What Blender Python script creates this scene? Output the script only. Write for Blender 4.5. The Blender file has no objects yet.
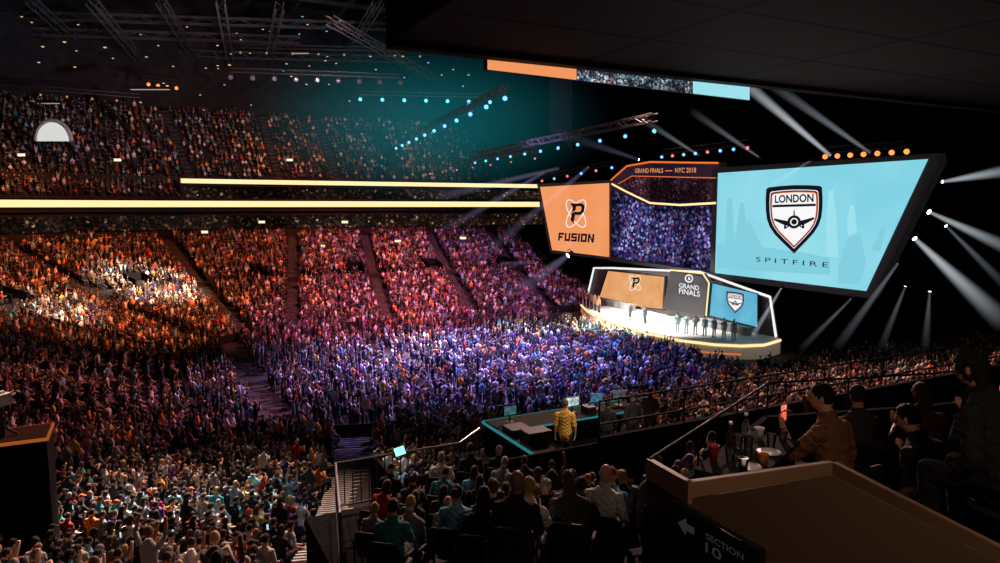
import bpy, math, random
import numpy as np
from mathutils import Vector, Matrix, Euler
R = random.Random(7); NR = np.random.RandomState(5)
rad = math.radians; PI = math.pi
SC = bpy.context.scene; COL = SC.collection
try:
    SC.view_settings.view_transform = 'Standard'
except Exception: pass
V3 = Vector
# ------------------------------------------------------------------ camera
H = 14.0; F = 700.0; YAW = rad(27); PIT = math.atan(75.5/700)
cd = bpy.data.cameras.new('camera'); cam = bpy.data.objects.new('camera', cd); COL.objects.link(cam)
cd.sensor_width = 36; cd.lens = F*36/1000; cd.clip_end = 600; cd.clip_start = .1
cam.location = (0, 0, H); cam.rotation_euler = (PI/2-PIT, 0, -YAW); SC.camera = cam
CM = Euler((PI/2-PIT, 0, -YAW)).to_matrix(); C0 = V3((0, 0, H))
def ray(px, py): return CM @ V3(((px-500)/F, (281.5-py)/F, -1))
def hx(px, py, x): r = ray(px, py); return C0 + r*(x/r.x)
def hy(px, py, y): r = ray(px, py); return C0 + r*(y/r.y)
def hz(px, py, z): r = ray(px, py); return C0 + r*((z-H)/r.z)
def hd(px, py, d): return C0 + ray(px, py)*d
def proj(p):
    q = CM.transposed() @ (V3(p)-C0)
    if q.z > -.05: return (-9999, -9999, -1)
    return (500+F*q.x/-q.z, 281.5-F*q.y/-q.z, -q.z)
# ------------------------------------------------------------------ materials
def srgb(r, g, b): return tuple(((c/255+.055)/1.055)**2.4 if c > 10 else c/255/12.92 for c in (r, g, b))
def mat(name, col, rough=.6, metal=0, emis=None, es=0, noise=.0, nscale=4, alpha=1, trans=0, spec=.5):
    m = bpy.data.materials.new(name); m.use_nodes = True; nt = m.node_tree; b = nt.nodes['Principled BSDF']
    b.inputs['Base Color'].default_value = (*col, 1); b.inputs['Roughness'].default_value = rough; b.inputs['Metallic'].default_value = metal
    b.inputs['Specular IOR Level'].default_value = spec
    if emis: b.inputs['Emission Color'].default_value = (*emis, 1); b.inputs['Emission Strength'].default_value = es
    if trans: b.inputs['Transmission Weight'].default_value = trans
    if noise:
        t = nt.nodes.new('ShaderNodeTexNoise'); t.inputs['Scale'].default_value = nscale
        c = nt.nodes.new('ShaderNodeTexCoord'); nt.links.new(c.outputs['Object'], t.inputs['Vector'])
        r = nt.nodes.new('ShaderNodeValToRGB')
        r.color_ramp.elements[0].color = (*[x*(1-noise) for x in col], 1); r.color_ramp.elements[1].color = (*[min(1, x*(1+noise)) for x in col], 1)
        r.color_ramp.elements[0].position = .3; r.color_ramp.elements[1].position = .7
        nt.links.new(t.outputs['Fac'], r.inputs['Fac']); nt.links.new(r.outputs['Color'], b.inputs['Base Color'])
    return m
def emat(name, col, s=1, col2=None, nscale=.3):
    m = bpy.data.materials.new(name); m.use_nodes = True; nt = m.node_tree; nt.nodes.clear()
    o = nt.nodes.new('ShaderNodeOutputMaterial'); e = nt.nodes.new('ShaderNodeEmission'); nt.links.new(e.outputs[0], o.inputs['Surface'])
    e.inputs['Color'].default_value = (*col, 1); e.inputs['Strength'].default_value = s
    if col2:
        c = nt.nodes.new('ShaderNodeTexCoord'); t = nt.nodes.new('ShaderNodeTexNoise'); t.inputs['Scale'].default_value = nscale
        nt.links.new(c.outputs['Object'], t.inputs['Vector']); r = nt.nodes.new('ShaderNodeValToRGB')
        r.color_ramp.elements[0].position = .35; r.color_ramp.elements[1].position = .65
        r.color_ramp.elements[0].color = (*col, 1); r.color_ramp.elements[1].color = (*col2, 1)
        nt.links.new(t.outputs['Fac'], r.inputs['Fac']); nt.links.new(r.outputs['Color'], e.inputs['Color'])
    return m
def crowd_screen(name, cols, scale, s=1, nsc=.25):
    m = bpy.data.materials.new(name); m.use_nodes = True; nt = m.node_tree; nt.nodes.clear()
    o = nt.nodes.new('ShaderNodeOutputMaterial'); e = nt.nodes.new('ShaderNodeEmission'); nt.links.new(e.outputs[0], o.inputs['Surface'])
    c = nt.nodes.new('ShaderNodeTexCoord'); v = nt.nodes.new('ShaderNodeTexVoronoi'); v.inputs['Scale'].default_value = scale
    nt.links.new(c.outputs['Object'], v.inputs['Vector'])
    sp = nt.nodes.new('ShaderNodeSeparateColor'); nt.links.new(v.outputs['Color'], sp.inputs[0])
    r = nt.nodes.new('ShaderNodeValToRGB'); r.color_ramp.interpolation = 'CONSTANT'
    for i, (p, cc) in enumerate(cols):
        el = r.color_ramp.elements[i] if i < 2 else r.color_ramp.elements.new(p)
        el.position = p; el.color = (*cc, 1)
    t = nt.nodes.new('ShaderNodeTexNoise'); t.inputs['Scale'].default_value = nsc; nt.links.new(c.outputs['Object'], t.inputs['Vector'])
    mp = nt.nodes.new('ShaderNodeMapRange'); mp.inputs[1].default_value = .35; mp.inputs[2].default_value = .68; mp.inputs[3].default_value = .25*s; mp.inputs[4].default_value = 1.5*s
    nt.links.new(t.outputs['Fac'], mp.inputs[0]); nt.links.new(mp.outputs[0], e.inputs['Strength'])
    nt.links.new(sp.outputs[0], r.inputs['Fac']); nt.links.new(r.outputs['Color'], e.inputs['Color'])
    return m
def objmat(name, rough=.7, noise=.12, nscale=25, bump=0, bscale=14):
    m = bpy.data.materials.new(name); m.use_nodes = True; nt = m.node_tree; b = nt.nodes['Principled BSDF']; b.inputs['Roughness'].default_value = rough; b.inputs['Specular IOR Level'].default_value = .2
    oi = nt.nodes.new('ShaderNodeObjectInfo'); t = nt.nodes.new('ShaderNodeTexNoise'); t.inputs['Scale'].default_value = nscale
    c = nt.nodes.new('ShaderNodeTexCoord'); nt.links.new(c.outputs['Object'], t.inputs['Vector'])
    mx = nt.nodes.new('ShaderNodeMix'); mx.data_type = 'RGBA'; mx.blend_type = 'MULTIPLY'; mx.inputs[0].default_value = noise*3
    nt.links.new(oi.outputs['Color'], mx.inputs[6]); nt.links.new(t.outputs['Color'], mx.inputs[7]); nt.links.new(mx.outputs[2], b.inputs['Base Color'])
    if bump:
        t2 = nt.nodes.new('ShaderNodeTexNoise'); t2.inputs['Scale'].default_value = bscale; t2.inputs['Distortion'].default_value = 1.2; nt.links.new(c.outputs['Object'], t2.inputs['Vector'])
        bp = nt.nodes.new('ShaderNodeBump'); bp.inputs['Strength'].default_value = bump; bp.inputs['Distance'].default_value = .05; nt.links.new(t2.outputs['Fac'], bp.inputs['Height']); nt.links.new(bp.outputs['Normal'], b.inputs['Normal'])
    return m
BQ = .22
def volmat(name, col, s, zr=None):
    # emission of lit haze; local coords: unit cone (z 0..1, radius BQ..1) when zr given, else unit ball
    m = bpy.data.materials.new(name); m.use_nodes = True; nt = m.node_tree; nt.nodes.clear()
    o = nt.nodes.new('ShaderNodeOutputMaterial'); e = nt.nodes.new('ShaderNodeEmission'); e.inputs['Color'].default_value = (*col, 1)
    c = nt.nodes.new('ShaderNodeTexCoord'); sx = nt.nodes.new('ShaderNodeSeparateXYZ'); nt.links.new(c.outputs['Object'], sx.inputs[0])
    def mth(op, a, b=0.0):
        n = nt.nodes.new('ShaderNodeMath'); n.operation = op
        for k, q in enumerate((a, b)):
            if isinstance(q, (int, float)): n.inputs[k].default_value = q
            else: nt.links.new(q, n.inputs[k])
        return n.outputs[0]
    x2 = mth('MULTIPLY', sx.outputs[0], sx.outputs[0]); y2 = mth('MULTIPLY', sx.outputs[1], sx.outputs[1]); rho = mth('ADD', x2, y2)
    if zr:
        Rz = mth('ADD', mth('MULTIPLY', sx.outputs[2], 1-BQ), BQ); f = mth('MAXIMUM', mth('SUBTRACT', 1.0, mth('DIVIDE', rho, mth('MULTIPLY', Rz, Rz))), 0.0)
        f = mth('POWER', f, 1.8)
        g = mth('DIVIDE', sx.outputs[2], zr); g = mth('ADD', mth('MULTIPLY', g, g), 1.0); end = mth('MAXIMUM', mth('SUBTRACT', 1.0, sx.outputs[2]), 0.0); end = mth('POWER', end, .8)
        f = mth('MULTIPLY', mth('DIVIDE', f, g), end)
    else:
        rho = mth('ADD', rho, mth('MULTIPLY', sx.outputs[2], sx.outputs[2])); f = mth('MAXIMUM', mth('SUBTRACT', 1.0, rho), 0.0); f = mth('POWER', f, 2.2)
    nt.links.new(mth('MULTIPLY', f, s), e.inputs['Strength']); nt.links.new(e.outputs[0], o.inputs['Volume']); return m
M = {}
M['black'] = mat('black_paint', (.010, .010, .011), .6, noise=.3, spec=.2)
M['blackcloth'] = mat('black_cloth', (.008, .008, .009), .95, noise=.3, spec=.03)
M['bezel'] = mat('screen_bezel', (.02, .02, .022), .5, noise=.1, emis=(.5, .45, .45), es=.012)  # weak emission added so the frames show; the bezel is no light source
M['metal'] = mat('dark_metal', (.04, .04, .045), .45, .6, noise=.2)
M['roofsteel'] = mat('roof_steel', (.09, .087, .09), .7, .1, noise=.2)
M['steel'] = mat('steel', (.3, .3, .3), .3, .9, noise=.1)
M['concrete'] = mat('dark_concrete', (.024, .022, .024), .9, noise=.3, nscale=.8, spec=.1)
M['carpet'] = mat('balcony_carpet', (.012, .010, .010), .95, noise=.3, spec=.03)
M['floor'] = mat('arena_floor', (.05, .038, .034), .8, noise=.3, nscale=.5, spec=.15)
M['roof'] = mat('roof_black', (.02, .02, .022), .9, noise=.4, spec=.05)
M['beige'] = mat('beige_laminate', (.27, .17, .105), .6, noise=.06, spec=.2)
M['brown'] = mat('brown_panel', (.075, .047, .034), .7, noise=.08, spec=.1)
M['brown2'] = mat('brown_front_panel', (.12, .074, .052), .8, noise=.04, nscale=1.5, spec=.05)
M['nosing'] = mat('step_nosing', (.16, .16, .15), .6, noise=.1)
M['skin'] = objmat('skin', .5, .05); M['cloth'] = objmat('cloth', .85, .15, 25, .7, 13); M['hair'] = objmat('hair', .6, .2, 60, .6, 45)
M['seat'] = mat('seat_plastic', (.014, .014, .016), .6, noise=.2, spec=.15)
M['white'] = mat('white_paint', (.7, .7, .7), .5, noise=.05)
M['grey'] = mat('grey_paint', (.25, .24, .24), .6, noise=.08)
M['glass'] = mat('clear_plastic', (.9, .95, .95), .05, trans=1)
M['tableblk'] = mat('table_laminate', (.02, .018, .016), .9, noise=.2, spec=.04)
M['teal_e'] = emat('teal_edge', (.05, .5, .55), .35)
E = {}
E['orange'] = emat('screen_orange', srgb(244, 160, 106), 1, srgb(240, 148, 92), .15)
E['cyan'] = emat('screen_cyan', srgb(150, 221, 235), 1, srgb(130, 210, 228), .12)
E['cyan2'] = emat('screen_cyan_skyline', srgb(131, 206, 223), 1)
E['cyan3'] = emat('screen_cyan_light', srgb(158, 225, 238), 1)
E['ink'] = emat('screen_ink', srgb(22, 20, 28), 1)
E['white'] = emat('screen_white', (.95, .95, .95), 1)
E['tang'] = emat('screen_tangerine', srgb(240, 110, 50), 1)
E['tan'] = emat('screen_tan', srgb(225, 150, 95), 1)
E['cream'] = emat('cream_led', srgb(255, 217, 158), 1.35)
E['panel_o'] = emat('backdrop_orange', srgb(235, 175, 120), 1, srgb(225, 155, 100), .4)
E['panel_b'] = emat('backdrop_blue', srgb(110, 190, 215), 1, srgb(90, 170, 205), .4)
E['dark'] = emat('screen_dark', srgb(48, 30, 44), 1, srgb(26, 20, 40), .2)
E['crowd'] = crowd_screen('screen_crowd_view', [(0, srgb(22, 20, 50)), (.35, srgb(45, 45, 100)), (.6, srgb(75, 75, 140)), (.75, srgb(120, 80, 120)), (.86, srgb(140, 150, 205)), (.95, srgb(70, 25, 45))], 3.6)
E['crowd2'] = crowd_screen('ribbon_crowd_view', [(0, srgb(30, 36, 60)), (.35, srgb(60, 70, 90)), (.6, srgb(140, 110, 100)), (.75, srgb(80, 150, 170)), (.9, srgb(200, 190, 180))], 26, 1, 2)
E['suite'] = crowd_screen('suite_interior', [(0, srgb(14, 10, 9)), (.5, srgb(24, 16, 13)), (.75, srgb(45, 28, 20)), (.92, srgb(80, 52, 34)), (.985, srgb(150, 120, 90))], 3.2, 1.5, .12)
# ------------------------------------------------------------------ mesh builder
class MB:
    def __init__(s): s.v = []; s.f = []
    def add(s, vs, fs):
        o = len(s.v); s.v.extend([tuple(v) for v in vs]); s.f.extend([tuple(i+o for i in f) for f in fs]); return s
    def box(s, c, d, rz=0, Mx=None):
        m = Mx or Matrix.Rotation(rz, 3, 'Z'); c = V3(c)
        vs = [c + m @ V3((x*d[0]/2, y*d[1]/2, z*d[2]/2)) for x in (-1, 1) for y in (-1, 1) for z in (-1, 1)]
        return s.add(vs, [(0, 1, 3, 2), (4, 6, 7, 5), (0, 4, 5, 1), (2, 3, 7, 6), (0, 2, 6, 4), (1, 5, 7, 3)])
    def tube(s, pts, r, n=8):
        pts = [V3(p) for p in pts]; K = len(pts)
        if not hasattr(r, '__len__'): r = [r]*K
        vs = []; fs = []; d0 = (pts[-1]-pts[0]).normalized() if (pts[-1]-pts[0]).length > 1e-6 else (pts[1]-pts[0]).normalized()
        a = d0.orthogonal().normalized()
        for k in range(K):
            t = (pts[min(k+1, K-1)]-pts[max(k-1, 0)]).normalized()
            a = (a - t*a.dot(t)).normalized(); b = t.cross(a)
            for j in range(n):
                an = 2*PI*j/n; vs.append(pts[k] + (a*math.cos(an)+b*math.sin(an))*r[k])
        for k in range(K-1):
            for j in range(n): fs.append((k*n+j, k*n+(j+1) % n, (k+1)*n+(j+1) % n, (k+1)*n+j))
        fs.append(tuple(range(n-1, -1, -1))); fs.append(tuple((K-1)*n+j for j in range(n)))
        return s.add(vs, fs)
    def capsule(s, a, b, ra, rb, n=10):
        a = V3(a); b = V3(b); d = (b-a).normalized(); P = []; Q = []
        for th in (12, 40, 65, 90): P.append(a-d*ra*math.cos(rad(th))); Q.append(ra*math.sin(rad(th)))
        for th in (90, 65, 40, 12): P.append(b+d*rb*math.cos(rad(th))); Q.append(rb*math.sin(rad(th)))
        return s.tube(P, Q, n)
    def loft(s, rings):
        n = len(rings[0]); vs = [p for r in rings for p in r]; fs = []
        for k in range(len(rings)-1):
            for j in range(n): fs.append((k*n+j, k*n+(j+1) % n, (k+1)*n+(j+1) % n, (k+1)*n+j))
        fs.append(tuple(range(n-1, -1, -1))); fs.append(tuple((len(rings)-1)*n+j for j in range(n)))
        return s.add(vs, fs)
    def poly(s, pts, ext):
        pts = [V3(p) for p in pts]; e = V3(ext); n = len(pts)
        return s.add(pts+[p+e for p in pts], [tuple(range(n)), tuple(range(2*n-1, n-1, -1))]+[(i, (i+1) % n, (i+1) % n+n, i+n) for i in range(n)])
    def sphere(s, c, r, nu=16, nv=10, fn=None):
        c = V3(c); r = (r, r, r) if not hasattr(r, '__len__') else r; vs = []; fs = []
        for i in range(nv+1):
            th = PI*i/nv
            for j in range(nu):
                ph = 2*PI*j/nu; d = (math.sin(th)*math.cos(ph), math.sin(th)*math.sin(ph), math.cos(th))
                p = V3((d[0]*r[0], d[1]*r[1], d[2]*r[2]))
                if fn: p = fn(d, p)
                vs.append(c+p)
        for i in range(nv):
            for j in range(nu):
                a, b, c2, d2 = i*nu+j, i*nu+(j+1) % nu, (i+1)*nu+(j+1) % nu, (i+1)*nu+j
                fs.append((a, d2, c2) if i == 0 else ((a, d2, b) if i == nv-1 else (a, d2, c2, b)))
        return s.add(vs, fs)
    def lathe(s, prof, c=(0, 0, 0), n=16):
        rings = [[V3((c[0]+r*math.cos(2*PI*j/n), c[1]+r*math.sin(2*PI*j/n), c[2]+z)) for j in range(n)] for r, z in prof]
        return s.loft(rings)
    def mesh(s, name, m=None, smooth=False):
        me = bpy.data.meshes.new(name); me.from_pydata(s.v, [], s.f); me.update()
        if m: me.materials.append(m)
        if smooth: me.polygons.foreach_set('use_smooth', [True]*len(me.polygons))
        return me
    def build(s, name, m, parent=None, smooth=False):
        ob = bpy.data.objects.new(name, s.mesh(name, m, smooth)); COL.objects.link(ob)
        if parent:
            ob.parent = parent
            ob.matrix_parent_inverse = Matrix.LocRotScale(parent.location, parent.rotation_euler, parent.scale).inverted()
        return ob
def tag(o, label, cat, group=None, kind=None):
    o['label'] = label; o['category'] = cat
    if group: o['group'] = group
    if kind: o['kind'] = kind
    return o
def struct(o): o['kind'] = 'structure'; return o
def empty(name, loc, label, cat, group=None, rz=0):
    o = bpy.data.objects.new(name, None); COL.objects.link(o); o.location = loc; o.rotation_euler = (0, 0, rz); o.empty_display_size = .2
    return tag(o, label, cat, group)
def ordn(n):
    return '%d%s' % (n, 'th' if 10 <= n % 100 <= 20 else {1: 'st', 2: 'nd', 3: 'rd'}.get(n % 10, 'th'))
_tc = {}
def text_mesh(body, off=.015):
    k = (body, off)
    if k in _tc: return _tc[k]
    cu = bpy.data.curves.new('lettering', 'FONT'); cu.body = body; cu.offset = off; cu.resolution_u = 3
    ob = bpy.data.objects.new('tmp', cu); COL.objects.link(ob); dg = bpy.context.evaluated_depsgraph_get()
    me = bpy.data.meshes.new_from_object(ob.evaluated_get(dg)); co = np.empty(len(me.vertices)*3, 'f'); me.vertices.foreach_get('co', co)
    co = co.reshape(-1, 3); fs = [tuple(p.vertices) for p in me.polygons]
    bpy.data.objects.remove(ob); bpy.data.curves.remove(cu); bpy.data.meshes.remove(me)
    mn = co.min(0); mx = co.max(0); q = (co-mn)/np.maximum(mx-mn, 1e-6)
    _tc[k] = (q, fs); return _tc[k]
for t in ('LONDON', 'GRAND FINALS', 'NYC 2018', 'GRAND', 'FINALS', 'SECTION', '10'): text_mesh(t, .03 if t == 'LONDON' else .012)
text_mesh('S P I T F I R E', 0.0)
def text_on(body, P0, P1, up, name, m, parent, off=None, slant=0):
    q, fs = text_mesh(body, off if off is not None else (.03 if body == 'LONDON' else .012)); P0 = V3(P0); P1 = V3(P1); up = V3(up)
    vs = [P0+(P1-P0)*float(a[0]+slant*a[1])+up*float(a[1]) for a in q]
    b = MB(); b.add(vs, fs); return b.build(name, m, parent)
GLY = {'F': [(0, 0, 1.3, 5), (0, 3.7, 4.4, 5), (0, 1.7, 3.4, 2.9)], 'U': [(0, 0, 1.3, 5), (3.1, 0, 4.4, 5), (0, 0, 4.4, 1.3)], 'S': [(0, 0, 4.4, 1.2), (0, 1.9, 4.4, 3.1), (0, 3.8, 4.4, 5), (0, 1.9, 1.3, 5), (3.1, 0, 4.4, 3.1)], 'I': [(0, 0, 1.4, 5)], 'O': [(0, 0, 1.3, 5), (3.1, 0, 4.4, 5), (0, 0, 4.4, 1.2), (0, 3.8, 4.4, 5)], 'N': [(0, 0, 1.3, 5), (3.1, 0, 4.4, 5)]}
def block_text(word, P0, P1, up, m, parent, slant=.12):
    W = sum((1.4 if c == 'I' else 4.4)+.8 for c in word)-.8; x = 0; ex = (V3(P1)-V3(P0))/W; uy = V3(up)/5
    for c in word:
        b = MB(); T = lambda a, h: V3(P0)+ex*(x+a+slant*h)+uy*h
        for r in GLY[c]: b.poly([T(r[0], r[1]), T(r[2], r[1]), T(r[2], r[3]), T(r[0], r[3])], (.02, 0, 0))
        if c == 'N': b.poly([T(1.2, 5), T(0.2, 5), T(3.2, 0), T(4.2, 0)], (.02, 0, 0))
        b.build('letter', m, parent); x += (1.4 if c == 'I' else 4.4)+.8
# ------------------------------------------------------------------ people templates
def head_fn(d, p):
    dx, dy, dz = d; x, y, z = p
    if dz < 0: x *= 1-.24*(-dz)**1.3; y *= 1-.08*(-dz)
    if dy > 0:
        g = lambda cx, cz, sx, sz: math.exp(-(((dx-cx)/sx)**2+((dz-cz)/sz)**2))
        y += .026*g(0, -.14, .14, .2) + .006*g(0, .2, .5, .09) - .010*(g(.36, .04, .17, .12)+g(-.36, .04, .17, .12)) + .007*g(0, -.5, .3, .09) + .010*g(0, -.82, .3, .2)
    if dy < 0: y *= 1.06
    return V3((x, y, z))
def ell(c, ax, ay, rx, ry, n=14): return [V3(c)+V3(ax)*rx*math.cos(2*PI*j/n)+V3(ay)*ry*math.sin(2*PI*j/n) for j in range(n)]
def hand(mb, W, d, n, side, curl):
    W = V3(W); d = V3(d).normalized(); n = V3(n); n = (n-d*n.dot(d)).normalized(); s = d.cross(n)*side
    mb.loft([ell(W+d*t, s, n, w, h, 10) for t, w, h in ((-.02, .026, .022), (.01, .03, .02), (.05, .041, .018), (.085, .042, .016), (.095, .036, .012))])
    for k, o in enumerate((-.032, -.011, .011, .031)):
        L = (.066, .08, .075, .058)[k]; b = W+d*.085+s*o
        m1 = b+(d+n*curl*.5).normalized()*L*.5; t1 = m1+(d*(1-curl*.8)+n*curl*1.3).normalized()*L*.55
        mb.capsule(b, m1, .0095, .009, 8); mb.capsule(m1, t1, .009, .0078, 8)
    b = W+d*.025-s*.028; m1 = b+(d*.7-s*.7+n*.2).normalized()*.04; t1 = m1+(d*.95-s*.25+n*.35).normalized()*.035
    mb.capsule(b, m1, .013, .0105, 8); mb.capsule(m1, t1, .0105, .009, 8)
def make_variant(sit, lean, arms, curl=.35, hturn=0):
    mb = MB(); seg = []; P = V3((0, 0, .53 if sit else .95)); cl, sl = math.cos(lean), math.sin(lean)
    def T(x, y, h): return P+V3((x, y*cl+h*sl, h*cl-y*sl))
    ax = V3((1, 0, 0)); ay = T(0, 1, 0)-P
    mb.loft([ell(T(0, yo, h), ax, ay, rx, ry) for h, rx, ry, yo in ((-.12, .1, .08, 0), (-.09, .15, .11, 0), (0, .172, .122, 0), (.1, .158, .112, 0), (.22, .15, .108, .005), (.34, .168, .118, .01), (.43, .182, .112, .005), (.49, .165, .092, 0), (.535, .11, .072, -.005), (.565, .066, .06, 0), (.62, .056, .056, .008), (.68, .054, .056, .015))])
    seg += [('hip', T(0, 0, -.1), T(0, 0, .0), .14, .15), ('torso', T(0, 0, .06), T(0, 0, .5), .14, .14), ('neck', T(0, 0, .57), T(0, .01, .63), .056, .056)]
    hc = T(0, .028, .735)
    hr = Matrix.Rotation(-lean*.6, 3, 'X') @ Matrix.Rotation(hturn, 3, 'Z')
    h2 = MB(); h2.sphere((0, 0, 0), (.075, .096, .118), 30, 22, head_fn)
    for sx in (-1, 1): h2.sphere((sx*.076, -.008, -.005), (.011, .02, .032), 8, 6)
    mb.add([hc+hr @ V3(v) for v in h2.v], h2.f); seg.append(('head', hc-V3((0, 0, .03)), hc+V3((0, 0, .03)), .09, .09))
    wr = []
    for i, sx in enumerate((-1, 1)):
        e, w, hdv, pn = arms[i]; S = T(sx*.185, -.005, .45); e = T(sx*e[0], e[1], e[2]); w = T(sx*w[0], w[1], w[2])
        mb.capsule(T(sx*.08, 0, .46), S, .062, .06); mb.capsule(S, e, .058, .043); mb.capsule(e, e.lerp(w, .35), .043, .045); mb.capsule(e.lerp(w, .35), w, .044, .028)
        seg += [('uarm', S, e, .06, .043), ('farm', e, w, .044, .03), ('torso', T(sx*.05, 0, .46), T(sx*.15, 0, .46), .06, .06)]
        dv = V3((sx*hdv[0], hdv[1], hdv[2])) if hdv else (w-e)
        nv = V3((sx*pn[0], pn[1], pn[2])); hand(mb, w, dv, nv, sx, curl); seg.append(('hand', w+dv.normalized()*.05, w+dv.normalized()*.15, .03, .03)); wr.append((w, dv.normalized(), nv))
        if sit: hp, kn, an, to = V3((sx*.095, .02, .5)), V3((sx*.14, .44, .51)), V3((sx*.14, .4, .09)), V3((sx*.15, .54, .035))
        else: hp, kn, an, to = V3((sx*.095, 0, .9)), V3((sx*.105, .02, .5)), V3((sx*.11, -.02, .09)), V3((sx*.13, .13, .035))
        mb.capsule(hp, kn, .09, .06); mb.capsule(kn, kn.lerp(an, .3), .058, .06); mb.capsule(kn.lerp(an, .3), an, .058, .04)
        mb.capsule(an-V3((0, .03, .045)), to, .042, .034); mb.capsule(an, an-V3((0, .01, .05)), .042, .04)
        seg += [('leg', hp, kn, .09, .06), ('leg', kn, an, .06, .042), ('foot', an-V3((0, .03, .05)), to, .045, .035)]
    me = mb.mesh('raw'); ob = bpy.data.objects.new('tmp', me); COL.objects.link(ob)
    md = ob.modifiers.new('r', 'REMESH'); md.mode = 'VOXEL'; md.voxel_size = .0095
    sm = ob.modifiers.new('s', 'SMOOTH'); sm.factor = .5; sm.iterations = 2
    dg = bpy.context.evaluated_depsgraph_get(); body = bpy.data.meshes.new_from_object(ob.evaluated_get(dg)); bpy.data.objects.remove(ob); bpy.data.meshes.remove(me)
    body.name = 'person_body'; n = len(body.vertices); co = np.empty(n*3, 'f'); body.vertices.foreach_get('co', co); co = co.reshape(-1, 3)
    no = np.empty(n*3, 'f'); body.vertices.foreach_get('normal', no); no = no.reshape(-1, 3)
    best = np.full(n, 1e9); lab = np.zeros(n, int); names = ['hip', 'torso', 'neck', 'head', 'uarm', 'farm', 'hand', 'leg', 'foot']
    for l, a, b, ra, rb in seg:
        a = np.array(a); b = np.array(b); ab = b-a; t = np.clip(((co-a)@ab)/(ab@ab), 0, 1); d = np.linalg.norm(co-(a+t[:, None]*ab), axis=1)-(ra+(rb-ra)*t)
        k = d < best; best[k] = d[k]; lab[k] = names.index(l)
    qs = [tuple(p.vertices) for p in body.polygons]
    body.materials.clear(); body.materials.append(M['skin']); body.polygons.foreach_set('use_smooth', [True]*len(qs))
    def sub(labels, off, nm):
        ids = {names.index(x) for x in labels}; keep = [q for q in qs if sum(lab[i] in ids for i in q) >= 3]; mp = {}; vs = []
        for q in keep:
            for i in q:
                if i not in mp:
                    mp[i] = len(vs); fo = off*(1+.35*math.sin(co[i][2]*70+co[i][0]*23)*math.sin(co[i][0]*31+co[i][1]*40)) if nm != 'shoe' else off
                    vs.append(tuple(co[i]+no[i]*fo))
        b = MB(); b.v = vs; b.f = [tuple(mp[i] for i in q) for q in keep]; return b.mesh(nm, M['cloth'], True)
    def side(mesh, sgn):
        co2 = [v.co.copy() for v in mesh.vertices]; b = MB(); mp = {}
        for p in mesh.polygons:
            q = tuple(p.vertices)
            if sum(co2[i].x for i in q)*sgn > 0:
                for i in q:
                    if i not in mp: mp[i] = len(b.v); b.v.append(tuple(co2[i]))
                b.f.append(tuple(mp[i] for i in q))
        return b.mesh('shoe', M['cloth'], True)
    sh = sub(('foot',), .01, 'shoe')
    return dict(body=body, short=sub(('torso', 'uarm', 'hip'), .018, 'shirt'), long=sub(('torso', 'uarm', 'farm', 'hip'), .017, 'shirt'), trousers=sub(('hip', 'leg'), .011, 'trousers'), shoes=[side(sh, -1), side(sh, 1)], hc=hc, hr=hr, wr=wr, sit=sit)
lap = ((.25, .02, .2), (.15, .27, .08), (-.25, 1, -.25), (0, 0, -1))
clap = ((.24, .16, .22), (.055, .36, .33), (-.05, .6, .8), (-1, 0, 0))
up = ((.33, .06, .68), (.3, .12, .93), (0, .1, 1), (0, 1, 0))
down = ((.245, -.03, .17), (.25, .05, -.07), (-.02, .15, -1), (-1, 0, 0))
phone = ((.25, .2, .28), (.12, .36, .5), (-.1, .3, 1), (-.2, -1, .2))
chin = ((.2, .22, .12), (.06, .2, .42), (-.3, .1, 1), (0, 1, 0))
VAR = {
 'seated': make_variant(True, .05, (lap, lap)), 'clapping': make_variant(True, .1, (clap, clap), .15),
 'phone-raising': make_variant(True, .08, (lap, phone), .6), 'arms-up': make_variant(True, 0, (up, up), .3),
 'leaning': make_variant(True, .38, (lap, chin), .5, .2), 'drinking': make_variant(True, .22, (phone, lap), .75, .5),
 'cheering': make_variant(False, 0, (up, up), .25), 'standing': make_variant(False, .02, (down, down), .35, .1),
 'applauding': make_variant(False, .06, (clap, clap), .15), 'one-arm-up': make_variant(False, 0, (down, up), .8)}
def hair_mesh(kind):
    b = MB(); s = MB(); s.sphere((0, 0, 0), (.075*1.1, .096*1.09, .118*1.08), 26, 18, lambda d, p: head_fn((d[0], min(d[1], 0), d[2]), p)*(1+.04*math.sin(d[0]*17+d[2]*9)*math.sin(d[1]*13)))
    lim = {'short': lambda c: c[2] > -.045+1.15*max(0, c[1]+.03), 'long': lambda c: c[2] > -.10+1.6*max(0, c[1]+.01), 'cap': lambda c: c[2] > .035+.1*c[1]}[kind if kind != 'bun' else 'short']
    b.v = s.v; b.f = [f for f in s.f if lim([sum(s.v[i][k] for i in f)/len(f) for k in range(3)])]
    if kind == 'long':
        b.loft([ell((0, y, z), (1, 0, 0), (0, 1, 0), rx, ry, 12) for z, y, rx, ry in ((.02, -.045, .07, .05), (-.06, -.06, .082, .045), (-.15, -.075, .085, .036), (-.24, -.085, .075, .026), (-.29, -.085, .045, .012))])
    if kind == 'bun': b.sphere((0, -.1, .06), .042, 12, 8)
    return b.mesh('hair' if kind != 'cap' else 'cap', M['hair'], True)
HAIR = {k: hair_mesh(k) for k in ('short', 'long', 'cap', 'bun')}
bb = MB(); bb.loft([ell((0, .1+t, .05-t*.25), (1, 0, 0), (0, 0, 1), w, .006, 12) for t, w in ((-.04, .076), (.0, .078), (.045, .066), (.075, .03))]); BRIM = bb.mesh('brim', M['hair'], True)
eb = MB(); eb.sphere((0, .081, .006), (.012, .009, .009), 10, 8)
EYES = eb.mesh('eye', mat('eye_dark', (.05, .03, .02), .2, noise=.1), True)
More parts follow.
